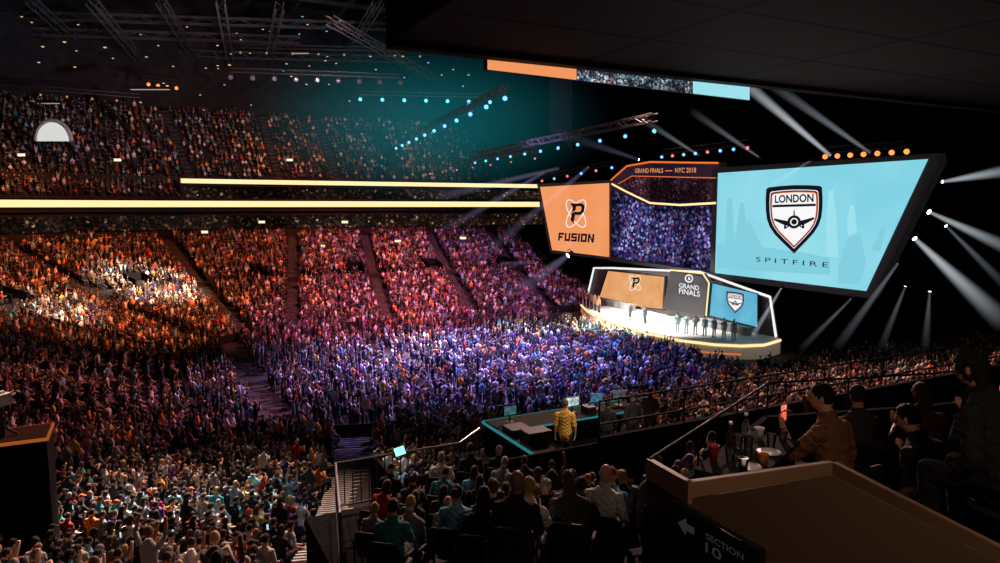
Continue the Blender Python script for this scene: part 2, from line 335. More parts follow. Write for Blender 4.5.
def person(var, loc, rz, skin, shirt, sleeve, trs, hk, hcol, label, group=None, scale=1, eyes=False):
    T = VAR[var]; o = bpy.data.objects.new('person', T['body']); COL.objects.link(o); o.location = loc; o.rotation_euler = (0, 0, rz); o.scale = (scale,)*3; o.color = (*skin, 1)
    tag(o, label, 'person', group)
    for nm, me, c in (('shirt', T[sleeve], shirt), ('trousers', T['trousers'], trs), ('shoe', T['shoes'][0], (.03, .03, .03)), ('shoe', T['shoes'][1], (.03, .03, .03))):
        k = bpy.data.objects.new(nm, me); COL.objects.link(k); k.parent = o; k.color = (*c, 1)
    if hk != 'bald':
        k = bpy.data.objects.new('cap' if hk == 'cap' else 'hair', HAIR[hk]); COL.objects.link(k); k.parent = o; k.location = T['hc']; k.rotation_euler = T['hr'].to_euler(); k.color = (*hcol, 1)
        if hk == 'cap': q = bpy.data.objects.new('brim', BRIM); COL.objects.link(q); q.parent = k; q.color = (*hcol, 1)
    if eyes:
        for s in (-1, 1):
            k = bpy.data.objects.new('eye', EYES); COL.objects.link(k); k.parent = o; k.location = T['hc']+T['hr'] @ V3((s*.028, 0, 0)); k.rotation_euler = T['hr'].to_euler()
    return o
SKINS = [(.62, .37, .26), (.55, .31, .2), (.42, .22, .13), (.7, .45, .33), (.2, .1, .06), (.35, .18, .1)]
SHIRTS = [('black', (.012, .012, .014), 32), ('charcoal', (.05, .05, .055), 17), ('navy', (.015, .025, .09), 10), ('grey', (.22, .22, .22), 10), ('white', (.75, .75, .74), 14), ('orange', (.75, .25, .04), 5), ('red', (.4, .03, .03), 4), ('sky blue', (.2, .5, .7), 4), ('teal', (.03, .25, .25), 3), ('yellow', (.75, .55, .1), 2), ('purple', (.15, .05, .25), 3), ('olive', (.11, .12, .05), 4)]
HAIRC = [('black', (.01, .009, .008), 5), ('dark brown', (.035, .018, .01), 5), ('brown', (.1, .05, .025), 3), ('blond', (.45, .3, .12), 2), ('grey', (.3, .3, .3), 1)]
def wch(L): return R.choices(L, [a[2] for a in L])[0]
# ------------------------------------------------------------------ bowl geometry
STAGE = V3((49, 60, 2)); Y0, Y1, X0, RC = 40.0, 78.0, 2.0, 12.0; RD = .86; NROW = 42; NFAR = 40
def sstep(a, b, t): s = min(1, max(0, (t-a)/(b-a))); return s*s*(3-2*s)
def zprof(d, sg, t):
    zn = .10*d+.0052*d*d; zl = .085*d+.0045*d*d; zfar = .2*d+.0025*d*d
    if sg == 'near': return zn
    if sg != 'nl': return zfar
    zn += (zl-zn)*sstep(.155, .20, t); return zn+(zfar-zn)*sstep(.5, 1, t)
def zrow(i, sg='far', t=0): return max(.2+.04*i, zprof(RD*(i+.5), sg, t))
def seg_pt(sg, t, d):
    if sg == 'near': return (75-61*t, Y0-d)
    if sg == 'left': return (X0-d, 52+14*t)
    if sg == 'far': return (14+66*t, Y1+d)
    a = rad(270-90*t) if sg == 'nl' else rad(180-90*t); c = (14, 52) if sg == 'nl' else (14, 66)
    return (c[0]+(RC+d)*math.cos(a), c[1]+(RC+d)*math.sin(a))
def seg_len(sg, d): return {'near': 61, 'left': 14, 'far': 66}.get(sg, (RC+d)*PI/2)
AISLE = {'near': [.18, .36, .54, .72, .9], 'nl': [.178, .5, .82], 'left': [.5], 'fl': [.2, .48, .76], 'far': [.0, .17, .34, .51, .68, .85]}
def at_(sg, a, d): return a+(.2*d/66 if sg == 'far' else 0)+(.11*d/RC/(1+d/RC) if sg == 'fl' else 0)
SEGS = ['near', 'nl', 'left', 'fl', 'far']
def sweep(prof, segs, name, m, ranges=None):
    base = []
    for sg in segs:
        n = {'near': 8, 'left': 3, 'far': 8, 'nl': 60}.get(sg, 24); a, c = (ranges or {}).get(sg, (0, 1)); base += [(sg, a+(c-a)*k/n) for k in range(n+1)]
    b = MB(); vs = []; fs = []; K = 0
    for sg, t in base:
        pr = prof(sg, t) if callable(prof) else prof; K = len(pr)
        for d, z in pr: x, y = seg_pt(sg, t, d); vs.append((x, y, z))
    for i in range(len(base)-1):
        for k in range(K-1): fs.append((i*K+k, (i+1)*K+k, (i+1)*K+k+1, i*K+k+1))
    b.add(vs, fs); return b.build(name, m)
def pr_near(sg, t):
    p = [(0, 0)]
    for i in range(NROW): p += [(RD*i, zrow(i, sg, t)), (RD*(i+1), zrow(i, sg, t))]
    return p+[(43, zrow(NROW-1, sg, t))]
def pr_far(sg, t):
    p = [(0, 0)]
    for i in range(NFAR): p += [(RD*i, zrow(i)), (RD*(i+1), zrow(i))]
    return p+[(35.8, zrow(NFAR-1)), (35.8, 13.3)]
struct(sweep(pr_near, ['near', 'nl'], 'terrace_near', M['concrete']))
struct(sweep(pr_far, ['left', 'fl', 'far'], 'terrace_far', M['concrete']))
struct(sweep([(-.25, 0), (-.25, .9), (-.15, .9), (-.15, 0)], SEGS, 'trim_1', M['black']))
b = MB(); b.box((40, 50, -.1), (200, 240, .2)); struct(b.build('floor', M['floor']))
struct(sweep([(34.9, 13.2), (34.9, 15.1), (36.5, 15.1), (36.5, 16.9), (34.9, 16.9), (34.9, 18.2), (36, 18.2)], ['left', 'fl', 'far'], 'wall_suite', M['black']))
struct(sweep([(36.3, 15.2), (36.3, 16.8)], ['fl', 'far'], 'window_1', E['suite'], {'far': (0, .8), 'fl': (.88, 1)}))
struct(sweep([(35.5, 10.6), (35.5, 12.6)], ['left', 'fl', 'far'], 'window_2', E['suite'], {'far': (0, .8)}))
UR = 18; UD0 = 35.5; URD = .95
up_prof = [(UD0, 17.6)]
for i in range(UR): up_prof += [(UD0+URD*i, 18.0+.68*i), (UD0+URD*(i+1), 18.0+.68*i)]
struct(sweep(up_prof+[(UD0+URD*UR+3, 18+.68*UR), (UD0+URD*UR+3, 50)], ['left', 'fl', 'far'], 'terrace_upper', M['concrete']))
BD = [(33.0+.7*k, 15.25+.62*k) for k in range(5)]
bp_ = [(33.0, 14.95)]
for d, z in BD: bp_ += [(d, z), (d+.7, z)]
struct(sweep(bp_, ['left', 'fl'], 'terrace_block', M['concrete'], {'fl': (0, .87)}))
b = MB(); b.box((40, 50, 50), (220, 240, .4)); struct(b.build('ceiling', M['roof']))
b = MB(); b.box((84, 60, 25), (.6, 140, 50)); struct(b.build('wall_right', M['blackcloth']))
M['nosing_lit'] = mat('step_nosing_pale', (.4, .4, .38), .6, noise=.1)  # paler nosing copy: lit look of the near stairs put into the colour
def aisle(sg, t0, d0, d1, rd, w=1.1, nm=None):
    b = MB(); nb = MB(); zfun = lambda i, t: zrow(i, sg, t)
    for i in range(int(d0/rd), int(d1/rd)):
        if sg in ('fl', 'far') and i in (19, 20): continue
        for h in (0, 1):
            d = rd*i+(h*.5+.25)*rd; t = at_(sg, t0, d); x, y = seg_pt(sg, t, d); x2, y2 = seg_pt(sg, at_(sg, t0, d+.1), d+.1); a = math.atan2(y2-y, x2-x)
            z1 = zfun(i, t) + (.0 if h == 0 else (zfun(i+1, t)-zfun(i, t))*.5); z0 = zfun(i, t)-.3
            b.box((x, y, (z0+z1+.02)/2), (rd*.5, w, max(.05, z1-z0+.02)), a)
            ex, ey = seg_pt(sg, at_(sg, t0, d-rd*.22), d-rd*.22); nb.box((ex, ey, z1+.02), (.06, w, .03), a)
    o = b.build('stairs', M['concrete']); struct(o); nb.build('step_nosing', nm or M['nosing'], o); return o
for sg, L in AISLE.items():
    for t in L:
        if sg in ('left',): continue
        pa_ = (sg == 'nl' and t < .3)
        aisle(sg, t, 0, 26 if sg in ('near', 'nl') else 33, RD, 1.9 if pa_ else 1.2, M['nosing_lit'] if pa_ else None)
UAISLE = {'fl': [.4, .9], 'far': [.08, .22, .38, .56], 'left': []}
for sg, L in UAISLE.items():
    for t in L:
        b = MB(); nb = MB()
        for i in range(UR-1):
            d = UD0+URD*(i+.25); x, y = seg_pt(sg, t, d); x2, y2 = seg_pt(sg, t, d+.1); a = math.atan2(y2-y, x2-x)
            b.box((x, y, 18+.68*i+.17), (URD*.5, 1.1, .36), a); nb.box((x-.2*math.cos(a), y-.2*math.sin(a), 18+.68*i+.36), (.08, 1.1, .03), a)
        o = struct(b.build('stairs', M['concrete'])); nb.build('step_nosing', M['nosing'], o)
# small dark entry portals in the far lower stand
PORT = [('fl', .62), ('fl', .93), ('far', .13), ('far', .31), ('far', .49), ('fl', .3)]
def portal(sg, t0, i0=21, i1=24, hw=1.0):
    d0, d1 = RD*i0, RD*i1; t = at_(sg, t0, (d0+d1)/2); L = seg_len(sg, d0); zt = zrow(i1)+.7; b = MB()
    P = [V3((*seg_pt(sg, t+s*hw/L, d), 0)) for d, s in ((d0, -1), (d0, 1), (d1, 1), (d1, -1))]
    for a, c in ((0, 3), (1, 2)): b.poly([P[a]+V3((0, 0, zrow(i0)-.2)), P[c]+V3((0, 0, zrow(i1)-.2)), P[c]+V3((0, 0, zt)), P[a]+V3((0, 0, zrow(i0)+.9))], (.15, .05, 0))
    b.poly([P[3]+V3((0, 0, zrow(i0)-.2)), P[2]+V3((0, 0, zrow(i0)-.2)), P[2]+V3((0, 0, zt)), P[3]+V3((0, 0, zt))], (0, .15, 0)); struct(b.build('portal_wall', M['blackcloth']))
for sg, t in PORT: portal(sg, t)
def ribbon(z0, z1, d, label, ts):
    root = empty('ribbon_board', (*seg_pt('far', 0, d), z0), label, 'led board', 'ribbon boards round the upper level')
    base = []
    for sg, ta, tb in ts:
        n = {'left': 3, 'far': 8}.get(sg, 24); base += [(sg, ta+(tb-ta)*k/n) for k in range(n+1)]
    for nm, dd, za, zb, m in (('led_face', d-.12, z0, z1, E['cream']), ('housing', d, z0-.15, z1+.15, M['black'])):
        q = MB(); vs = []; fs = []
        for sg, t in base:
            for e, z in ((dd, za), (dd, zb), (dd+.3, zb), (dd+.3, za)): vs.append((*seg_pt(sg, t, e), z))
        for i in range(len(base)-1):
            for k in range(4): fs.append((i*4+k, (i+1)*4+k, (i+1)*4+(k+1) % 4, i*4+(k+1) % 4))
        q.add(vs, fs); q.build(nm, m, root)
ribbon(13.85, 14.75, 34.55, 'long cream lit ribbon board, lower of the two, running to the left edge', [('left', 0, 1), ('fl', 0, 1), ('far', 0, .78)])
ribbon(17.3, 17.95, 34.55, 'shorter cream lit ribbon board above the longer one', [('fl', .88, 1), ('far', 0, .78)])
pa = V3((*seg_pt('fl', .875, 33.5), 15.5)); pb_ = V3((*seg_pt('fl', .80, 52.5), 30.2)); b = MB(); b.poly([pa, pb_, pb_+V3((0, 0, 1.3)), pa+V3((0, 0, 1.3))], (.4, .12, 0)); struct(b.build('wall_stair', M['concrete']))
# ------------------------------------------------------------------ seating of people
cands = []; stuff = []
def infrustum(p, m=30):
    px, py, D = proj(p); return D > 0 and -m < px < 1000+m and -m < py < 563+m*1.6
def blocked(x, y, px, py, D):
    if (x > 2.9 and y < 5.7) or (x > 4.5 and y < 6.4) or (x > 6.2 and y < 6.9): return True
    if 6.2 < x < 14.9 and 12.9 < y < 19.4: return True
    if 4.6 < x < 6.5 and 13.6 < y < 17.2: return True
    if x > 7 and 9.9 < y < 11.2: return True
    if -3.8 < x < -1.3 and 20.6 < y < 23.2: return True
    if 2.2 < x < 7.0 and 10.4 < y < 13.9: return True
    if 300 < px < 445 and D < 12.4 and py < 500: return True
    return math.hypot(x, y) < 6.4
def hidden(x, y, z, px, py):
    if px > 640 and py > 420: return True
    if x > 7.2 and 10.6 < y < 24 and z+1.1 < 14-(3.65/10.6)*y+.2: return True
    if 6.5 < x < 14.5 and 18.5 < y < 23: return True
    return False
for sg in SEGS:
    for i in range(NROW):
        if sg in ('left', 'fl', 'far') and (i in (19, 20) or i >= NFAR-2): continue
        d = RD*(i+.45); L = seg_len(sg, d); n = int(L/(.51 if sg in ('near', 'nl') else .58))
        for k in range(n):
            t = (k+.5+R.uniform(-.28, .28))/n
            if any(abs(t-at_(sg, a, d))*L < (1.15 if (sg == 'nl' and a < .3) else 1.0) for a in AISLE[sg]): continue
            if sg in ('fl', 'far') and 20 <= i <= 24 and any(s == sg and abs(t-at_(sg, a, RD*22.5))*L < 1.5 for s, a in PORT): continue
            if R.random() < .06: continue
            x, y = seg_pt(sg, t, d+R.uniform(-.1, .1)); z = zrow(i, sg, t); px, py, D = proj((x, y, z+1.25))
            if blocked(x, y, px, py, D) or not infrustum((x, y, z+1.1)): continue
            if sg == 'far' and x > 58: continue
            vis = -2 < px < 1002 and py < 556 and not hidden(x, y, z, px, py)
            (cands if D < 34 and vis and sg in ('near', 'nl') else stuff).append((x, y, z, i, D, 'bowl'))
cands.sort(key=lambda c: c[4]); NI = 262
for c in cands[NI:]: stuff.append(c)
cands = cands[:NI]
yy = Y0+1.2
while yy < Y1-1:
    xx = 2.8
    while xx < 43.5:
        x = xx+R.uniform(-.25, .25); y = yy+R.uniform(-.24, .24); xx += .7
        if abs(x-20) < .55 or abs(x-33) < .55 or abs(y-59) < .5 or abs(x-7.0) < 1.0: continue
        cx = max(14-x, 0); cy = max(52-y, 0, y-66)
        if cx > 0 and cy > 0 and math.hypot(cx, cy) > RC-.8: continue
        if R.random() < .1 or not infrustum((x, y, 1.2)): continue
        stuff.append((x, y, 0.0, -1, proj((x, y, 1))[2], 'floor'))
    yy += .82
for sg in ('left', 'fl', 'far'):
    for i in range(UR-1):
        d = UD0+URD*(i+.5); L = seg_len(sg, d); n = int(L/.72)
        for k in range(n):
            t = (k+.5+R.uniform(-.3, .3))/n
            if R.random() < .2: continue
            if any(abs(t-a)*L < .8 for a in UAISLE[sg]): continue
            x, y = seg_pt(sg, t, d); z = 18+.68*i
            if x > 62 or not infrustum((x, y, z+1)): continue
            stuff.append((x, y, z, i, proj((x, y, z))[2], 'upper'))
for sg, tm in (('left', 1), ('fl', .865)):
    for d, z in BD[:4]:
        L = seg_len(sg, d); n = int(L/.66)
        for k in range(n):
            t = (k+.5+R.uniform(-.2, .2))/n; x, y = seg_pt(sg, t, d+.3)
            if t < tm and R.random() > .12 and infrustum((x, y, z+1)): stuff.append((x, y, z, 0, proj((x, y, z))[2], 'upper'))
def lowp(pose, lod):
    parts = []; sit = pose.startswith('s'); b0 = .53 if sit else .95
    nh, nv, nt, na = ((8, 6, 8, 5), (6, 4, 6, 4))[lod]
    h = MB(); h.sphere((0, .02, b0+.735), (.082, .1, .12), nh, nv); parts.append((h, 'head'))
    t = MB(); rr = ((-.1, .15, .11), (.0, .18, .13), (.22, .165, .12), (.42, .2, .125), (.52, .13, .09), (.6, .06, .06)) if lod == 0 else ((-.1, .16, .12), (.2, .17, .12), (.44, .2, .12), (.58, .07, .07))
    t.loft([ell((0, 0, b0+hh), (1, 0, 0), (0, 1, 0), a, c, nt) for hh, a, c in rr]); parts.append((t, 'shirt'))
    for sx in (-1, 1):
        S = V3((sx*.2, 0, b0+.45))
        if pose[1] == 'u' or (pose[1] == 'o' and sx > 0): e, w = V3((sx*.33, .06, b0+.68)), V3((sx*.3, .12, b0+.94))
        elif pose[1] == 'c': e, w = V3((sx*.25, .15, b0+.22)), V3((sx*.04, .38, b0+.36))
        elif sit: e, w = V3((sx*.26, .02, b0+.18)), V3((sx*.15, .34, b0+.08))
        else: e, w = V3((sx*.26, 0, b0+.15)), V3((sx*.26, .06, b0-.16))
        a = MB(); a.tube([S, e], [.062, .05], na); parts.append((a, 'shirt')); a = MB(); a.tube([e, w, w+(w-e).normalized()*.08], [.045, .035, .03], na); parts.append((a, 'skin'))
        l = MB()
        if sit: l.tube([(sx*.1, 0, .5), (sx*.14, .46, .5), (sx*.14, .42, .05)], [.095, .075, .05], na)
        else: l.tube([(sx*.1, 0, .95), (sx*.11, .02, .5), (sx*.11, 0, .02)], [.1, .07, .05], na)
        parts.append((l, 'leg'))
    V = []; Fc = []; rl = []
    for mbx, role in parts:
        o = len(V); V += mbx.v
        for f in mbx.f:
            for k in range(1, len(f)-1):
                tri = (f[0], f[k], f[k+1]); a, b, c = [V3(mbx.v[i]) for i in tri]
                if (b-a).cross(c-a).length < 1e-9: continue
                ct = (a+b+c)/3
                if role == 'head': r = 3 if (ct.z-(b0+.735) > -.04+1.1*max(0, ct.y)) else 0
                else: r = {'skin': 0, 'shirt': 1, 'leg': 2}[role]
                Fc.append(tuple(i+o for i in tri)); rl.append(r)
    return np.array(V, 'f'), np.array(Fc, np.int32), np.array(rl)
AV = []; AF = []; AC = []; off = 0
groups = {}
for s in stuff:
    x, y, z, i, D, zone = s; lod = 0 if D < 48 else 1
    if zone == 'floor': pose = R.choices(['td', 'tu', 'tc', 'to', 'sd', 'sc'], [3.5, 2.3, 2, 2, 2, 1])[0]
    elif zone == 'upper': pose = R.choices(['sd', 'sc', 'td', 'tu'], [6, 2, 1, .6])[0]
    else: pose = R.choices(['sd', 'sc', 'su', 'td', 'tu', 'tc', 'to'], [6, 3, .8, 1.0, .4 if D < 40 else 1.1, .6, .5])[0]
    groups.setdefault((pose, lod), []).append(s)
def pickc(L): return [c[1] for c in L], np.array([c[2] for c in L], float)/sum(c[2] for c in L)
sc_, sw_ = pickc(SHIRTS); hc_, hw_ = pickc(HAIRC)
for (pose, lod), L in groups.items():
    V, Fc, rl = lowp(pose, lod); N = len(L); P = np.array([l[:3] for l in L]); ang = np.arctan2(-(STAGE.x-P[:, 0]), STAGE.y-P[:, 1])+NR.normal(0, .3, N); s = NR.uniform(.84, 1.08, N)
    c, n_ = np.cos(ang), np.sin(ang); vx = V[None, :, 0]*s[:, None]; vy = V[None, :, 1]*s[:, None]; vz = V[None, :, 2]*s[:, None]
    W = np.stack([vx*c[:, None]-vy*n_[:, None]+P[:, 0:1], vx*n_[:, None]+vy*c[:, None]+P[:, 1:2], vz+P[:, 2:3]], -1).reshape(-1, 3)
    f = (Fc[None]+(np.arange(N)*len(V))[:, None, None]).reshape(-1, 3)+off
    rc = np.zeros((N, 4, 4), 'f'); rc[..., 3] = 1
    rc[:, 0, :3] = np.array(SKINS)[NR.randint(0, 6, N)]; rc[:, 1, :3] = np.array(sc_)[NR.choice(len(sc_), N, p=sw_)]; rc[:, 2, :3] = np.array([(.02, .025, .05), (.01, .01, .012), (.06, .05, .04)])[NR.randint(0, 3, N)]; rc[:, 3, :3] = np.array(hc_)[NR.choice(len(hc_), N, p=hw_)]
    AV.append(W); AF.append(f); AC.append(rc[:, rl].reshape(-1, 4)); off += len(W)
AV = np.concatenate(AV).astype('f'); AF = np.concatenate(AF).astype(np.int32); AC = np.concatenate(AC).astype('f')
me = bpy.data.meshes.new('crowd'); me.vertices.add(len(AV)); me.vertices.foreach_set('co', AV.ravel()); me.loops.add(len(AF)*3); me.loops.foreach_set('vertex_index', AF.ravel())
me.polygons.add(len(AF)); me.polygons.foreach_set('loop_start', np.arange(0, len(AF)*3, 3, dtype=np.int32)); me.update(calc_edges=True); me.validate()
at = me.attributes.new('col', 'FLOAT_COLOR', 'FACE'); at.data.foreach_set('color', AC.ravel()); me.polygons.foreach_set('use_smooth', np.ones(len(AF), bool))
mc = bpy.data.materials.new('crowd_clothes'); mc.use_nodes = True; nt = mc.node_tree; an = nt.nodes.new('ShaderNodeAttribute'); an.attribute_name = 'col'; nt.links.new(an.outputs['Color'], nt.nodes['Principled BSDF'].inputs['Base Color']); nt.nodes['Principled BSDF'].inputs['Roughness'].default_value = .8
me.materials.append(mc); ob = bpy.data.objects.new('crowd', me); COL.objects.link(ob); tag(ob, 'dense crowd of spectators filling the arena floor and far stands', 'crowd', None, 'stuff')
def seat_parts():
    P = {}
    b = MB(); b.loft([ell((0, y, z), (1, 0, 0), (0, 0, 1), w, .02, 10) for y, z, w in ((-.2, .4, .2), (-.1, .395, .225), (.1, .4, .225), (.2, .415, .2))]); P['seat_pan'] = b.mesh('seat_pan', M['seat'], True)
    b = MB(); b.loft([ell((0, y, z), (1, 0, 0), (0, 1, 0), w, .018, 10) for y, z, w in ((-.2, .36, .19), (-.215, .5, .225), (-.25, .7, .225), (-.275, .8, .2), (-.28, .83, .15))]); P['backrest'] = b.mesh('backrest', M['seat'], True)
    b = MB(); b.tube([(0, -.26, .62), (0, -.05, .6), (0, .12, .58)], [.02, .024, .018], 8); b.tube([(0, -.2, .02), (0, -.22, .6)], .018, 6); P['armrest'] = b.mesh('armrest', M['seat'], True)
    return P
SP = seat_parts()
def seat(loc, rz, label, group):
    o = empty('arena_seat', loc, label, 'seat', group, rz)
    for nm, x in (('seat_pan', 0), ('backrest', 0), ('armrest', -.245), ('armrest', .245)):
        k = bpy.data.objects.new(nm, SP[nm]); COL.objects.link(k); k.parent = o; k.location = (x, 0, 0)
rows = sorted({c[3] for c in cands}, reverse=True)
bykey = {}
for c in cands: bykey.setdefault(c[3], []).append(c)
hero = min(cands, key=lambda c: math.hypot(proj((c[0], c[1], c[2]+1.2))[0]-598, proj((c[0], c[1], c[2]+1.2))[1]-500))
for rn, i in enumerate(rows):
    L = sorted(bykey[i], key=lambda c: proj((c[0], c[1], c[2]+1))[0])
    for k, cc in enumerate(L):
        x, y, z, _, D, _z = cc
        px, py, _ = proj((x, y, z+1.2)); wts = [8, 5, 1, 2, .7, .5, .3, .5] if (D > 13 and px < 330) else [8, 4, .6, 4, .1, 0, 0, 0]
        var = R.choices(['seated', 'clapping', 'phone-raising', 'leaning', 'arms-up', 'standing', 'cheering', 'applauding'], wts)[0]
        sh = wch(SHIRTS); hr = wch(HAIRC); hk = R.choices(['short', 'long', 'cap', 'bun', 'bald'], [8, 4, 2, 1, .6])[0]; sl = R.choice(['short', 'short', 'long'])
        if px > 340 and sh[0] in ('yellow', 'orange', 'red', 'sky blue') and R.random() < .5: sh = R.choice(SHIRTS[:4])
        if cc is hero: var, sh, hk, sl = 'seated', SHIRTS[4], 'bald', 'short'
        trs = R.choice([(.02, .025, .05), (.01, .01, .012), (.06, .05, .04)]); hcol = hr[1] if hk != 'cap' else R.choice([(.01, .01, .01), (.6, .1, .03), (.05, .06, .2), (.5, .5, .5)])
        ht = {'short': 'short %s hair' % hr[0], 'long': 'long %s hair' % hr[0], 'bun': '%s hair bun' % hr[0], 'cap': 'baseball cap', 'bald': 'shaved head'}[hk]
        rz = math.atan2(-(STAGE.x-x), STAGE.y-y); a0 = rz
        lab = '%s spectator in %s top, %s, %s nearest row, %s from left' % (var, sh[0], ht, ordn(rn+1), ordn(k+1))
        person(var, (x, y, z), rz+R.gauss(0, .2), R.choice(SKINS), sh[1], sl, trs, hk, hcol, lab, 'spectators in the near lower stand', R.uniform(.86, 1.0))
        if VAR[var]['sit'] and D < 12: seat((x, y, z), a0, 'black folding seat under the %s person from left in the %s nearest row' % (ordn(k+1), ordn(rn+1)), 'folding seats in the near lower stand')
        if var == 'phone-raising':
            w, dv, nv = VAR[var]['wr'][1]; Mx = Matrix.Rotation(rz, 3, 'Z'); p = V3((x, y, z))+Mx @ (w+dv*.12+V3((-.01, -.02, 0)))
            e = empty('smartphone', p, 'lit smartphone raised by the %s person from left in the %s nearest row' % (ordn(k+1), ordn(rn+1)), 'phone', 'smartphones in the near stand', rz)
            q = MB(); q.box(p, (.075, .009, .15), rz); q.build('case', M['black'], e)
            q = MB(); q.box(p+Mx @ V3((0, -.006, 0)), (.066, .003, .135), rz); q.build('screen', E['cyan3'], e)
# white paddles held up over the floor crowd
for k, (px, py, w) in enumerate([(395, 437, .55), (365, 404, .5), (420, 382, .45), (335, 396, .5), (470, 372, .45), (298, 372, .5), (445, 410, .5), (520, 366, .4), (352, 352, .4), (405, 348, .4), (560, 356, .4), (310, 425, .55)]):
    p = hz(px, py, 2.25); r = empty('paddle_sign', p-V3((0, 0, .5)), 'blank white paddle held up over the floor crowd, %s largest' % ordn(k+1), 'sign', 'white paddles over the floor crowd', -YAW); fw_ = V3((math.sin(YAW), math.cos(YAW), 0)); rt_ = V3((math.cos(YAW), -math.sin(YAW), 0))
    q = MB(); q.poly([p+rt_*w*.5*math.cos(a*PI/6)+V3((0, 0, w*.62*math.sin(a*PI/6))) for a in range(12)], fw_*.02); q.build('board', M['white'], r); q = MB(); q.tube([p-V3((0, 0, w*.6)), p-V3((0, 0, w*.6+.35))], .02, 6); q.build('handle', M['white'], r)
# ------------------------------------------------------------------ stage screens
XS = 54.5
def pset(mb, pts, x, ext=.06): mb.poly([hx(a, b, x) for a, b in pts], (ext, 0, 0)); return mb
def base_of(pts, x):
    q = [hx(a, b, x) for a, b in pts]; return (x, sum(p.y for p in q)/len(q), min(p.z for p in q))
def layer(pts, x, name, m, root, ext=.03): return pset(MB(), pts, x, ext).build(name, m, root)
def line(pts, x, w, name, m, root):
    q = MB(); q.tube([hx(a, b, x) for a, b in pts], w, 6); return q.build(name, m, root)
def emblem_shield(cx, cy, s, x, root, sk=0):
    def T(pts, k=1): return [(cx+s*k*a, cy+s*(k*b+sk*k*a)) for a, b in pts]
    half = [(0, -31.5), (14, -31), (25, -30), (27, -28.5), (27.6, -18), (27.4, -8), (26.3, 1), (23.6, 8.5), (19, 15.5), (13, 22), (6, 29), (0, 35)]
    S = half+[(-a, b_) for a, b_ in half[-2:0:-1]]
    layer(T(S, 1.05), x-.05, 'shield_outline', E['ink'], root); layer(T(S, .905), x-.09, 'shield_border', E['white'], root)
    layer(T(S, .88), x-.13, 'shield_ring', E['ink'], root); layer(T(S, .84), x-.16, 'shield_ring', E['tang'], root); layer(T(S, .81), x-.19, 'shield_field', E['white'], root)
    layer(T([(-22, -13.5), (22, -13.5), (22, -11), (-22, -11)]), x-.22, 'band_line', E['ink'], root)
    A = hx(*T([(-19.5, -15.2)])[0], x-.22); B = hx(*T([(20, -15.2)])[0], x-.22); U = hx(*T([(-19.5, -23.4)])[0], x-.22)-A
    text_on('LONDON', A, B, U, 'lettering', E['ink'], root)
    c0 = (0, 4.5)
    for an in (90, 215, -35):
        ca, sa = math.cos(rad(an)), -math.sin(rad(an)); L = 11.5; w = .75
        layer(T([(c0[0]+ca*3-sa*w, c0[1]+sa*3+ca*w), (c0[0]+ca*L-sa*w*.6, c0[1]+sa*L+ca*w*.6), (c0[0]+ca*(L+.8), c0[1]+sa*(L+.8)), (c0[0]+ca*L+sa*w*.6, c0[1]+sa*L-ca*w*.6), (c0[0]+ca*3+sa*w, c0[1]+sa*3-ca*w)]), x-.24, 'propeller_blade', E['ink'], root)
    for g in (-1, 1):
        layer(T([(g*3.5, 4.2), (g*12, 2.2), (g*19.5, .4), (g*21, 1.0), (g*20, 2.4), (g*12, 6.6), (g*3.5, 9.2)]), x-.22, 'wing_mark', E['ink'], root)
        layer(T([(g*8.2, 7.6), (g*10.2, 6.9), (g*10.2, 11.2), (g*8.2, 11.2)]), x-.22, 'wheel_mark', E['ink'], root)
    cir = lambda r: T([(c0[0]+r*math.cos(k*PI/8), c0[1]+r*math.sin(k*PI/8)) for k in range(16)])
    layer(cir(6.8), x-.26, 'nose_ring', E['ink'], root); layer(cir(4.0), x-.29, 'nose_ring', E['white'], root); layer(cir(2.8), x-.32, 'nose_cone', E['ink'], root)
rs = [(718, 173), (928, 159), (866, 291), (715, 273)]
root = empty('stage_screen', base_of(rs, XS), 'huge pale cyan stage screen with a shield emblem, rightmost screen', 'screen', 'big screens over the stage')
layer([(713, 168), (938, 153), (939, 162), (872, 298), (866, 298), (710, 278)], XS+.1, 'frame', M['bezel'], root, 1.0); layer(rs, XS, 'display', E['cyan'], root)
for pts in ([(717, 243), (735, 245), (748, 220), (762, 247), (800, 252), (830, 258), (830, 275), (745, 270), (717, 268)], [(727, 198), (732, 198), (735, 262), (724, 262)], [(735, 243), (740, 203), (744, 203), (748, 248)], [(838, 268), (848, 238), (860, 234), (866, 262), (860, 284), (838, 283)], [(872, 250), (880, 228), (886, 226), (880, 252)]):
    layer(pts, XS-.03, 'skyline_mark', E['cyan2'], root, .02)
for pts in ([(826, 215), (829, 190), (833, 190), (836, 216), (838, 258), (826, 256)], [(847, 222), (850, 205), (854, 205), (857, 232), (848, 236)]): layer(pts, XS-.03, 'tower_mark', E['cyan3'], root, .02)
emblem_shield(794, 217.5, .98, XS-.02, root, -.03)
A = hx(756, 261.5, XS-.08); B = hx(828, 267.5, XS-.08); text_on('S P I T F I R E', A, B, V3((0, 0, .46)), 'lettering', E['ink'], root, 0.0)
ls = [(540, 187), (609, 183), (609, 257), (552, 250)]
root = empty('stage_screen', base_of(ls, XS), 'orange stage screen with black winged emblem, leftmost screen', 'screen', 'big screens over the stage')
layer([(537, 184), (611, 180), (611, 260), (550, 253)], XS+.1, 'frame', M['bezel'], root, 1.0); layer(ls, XS, 'display', E['orange'], root)
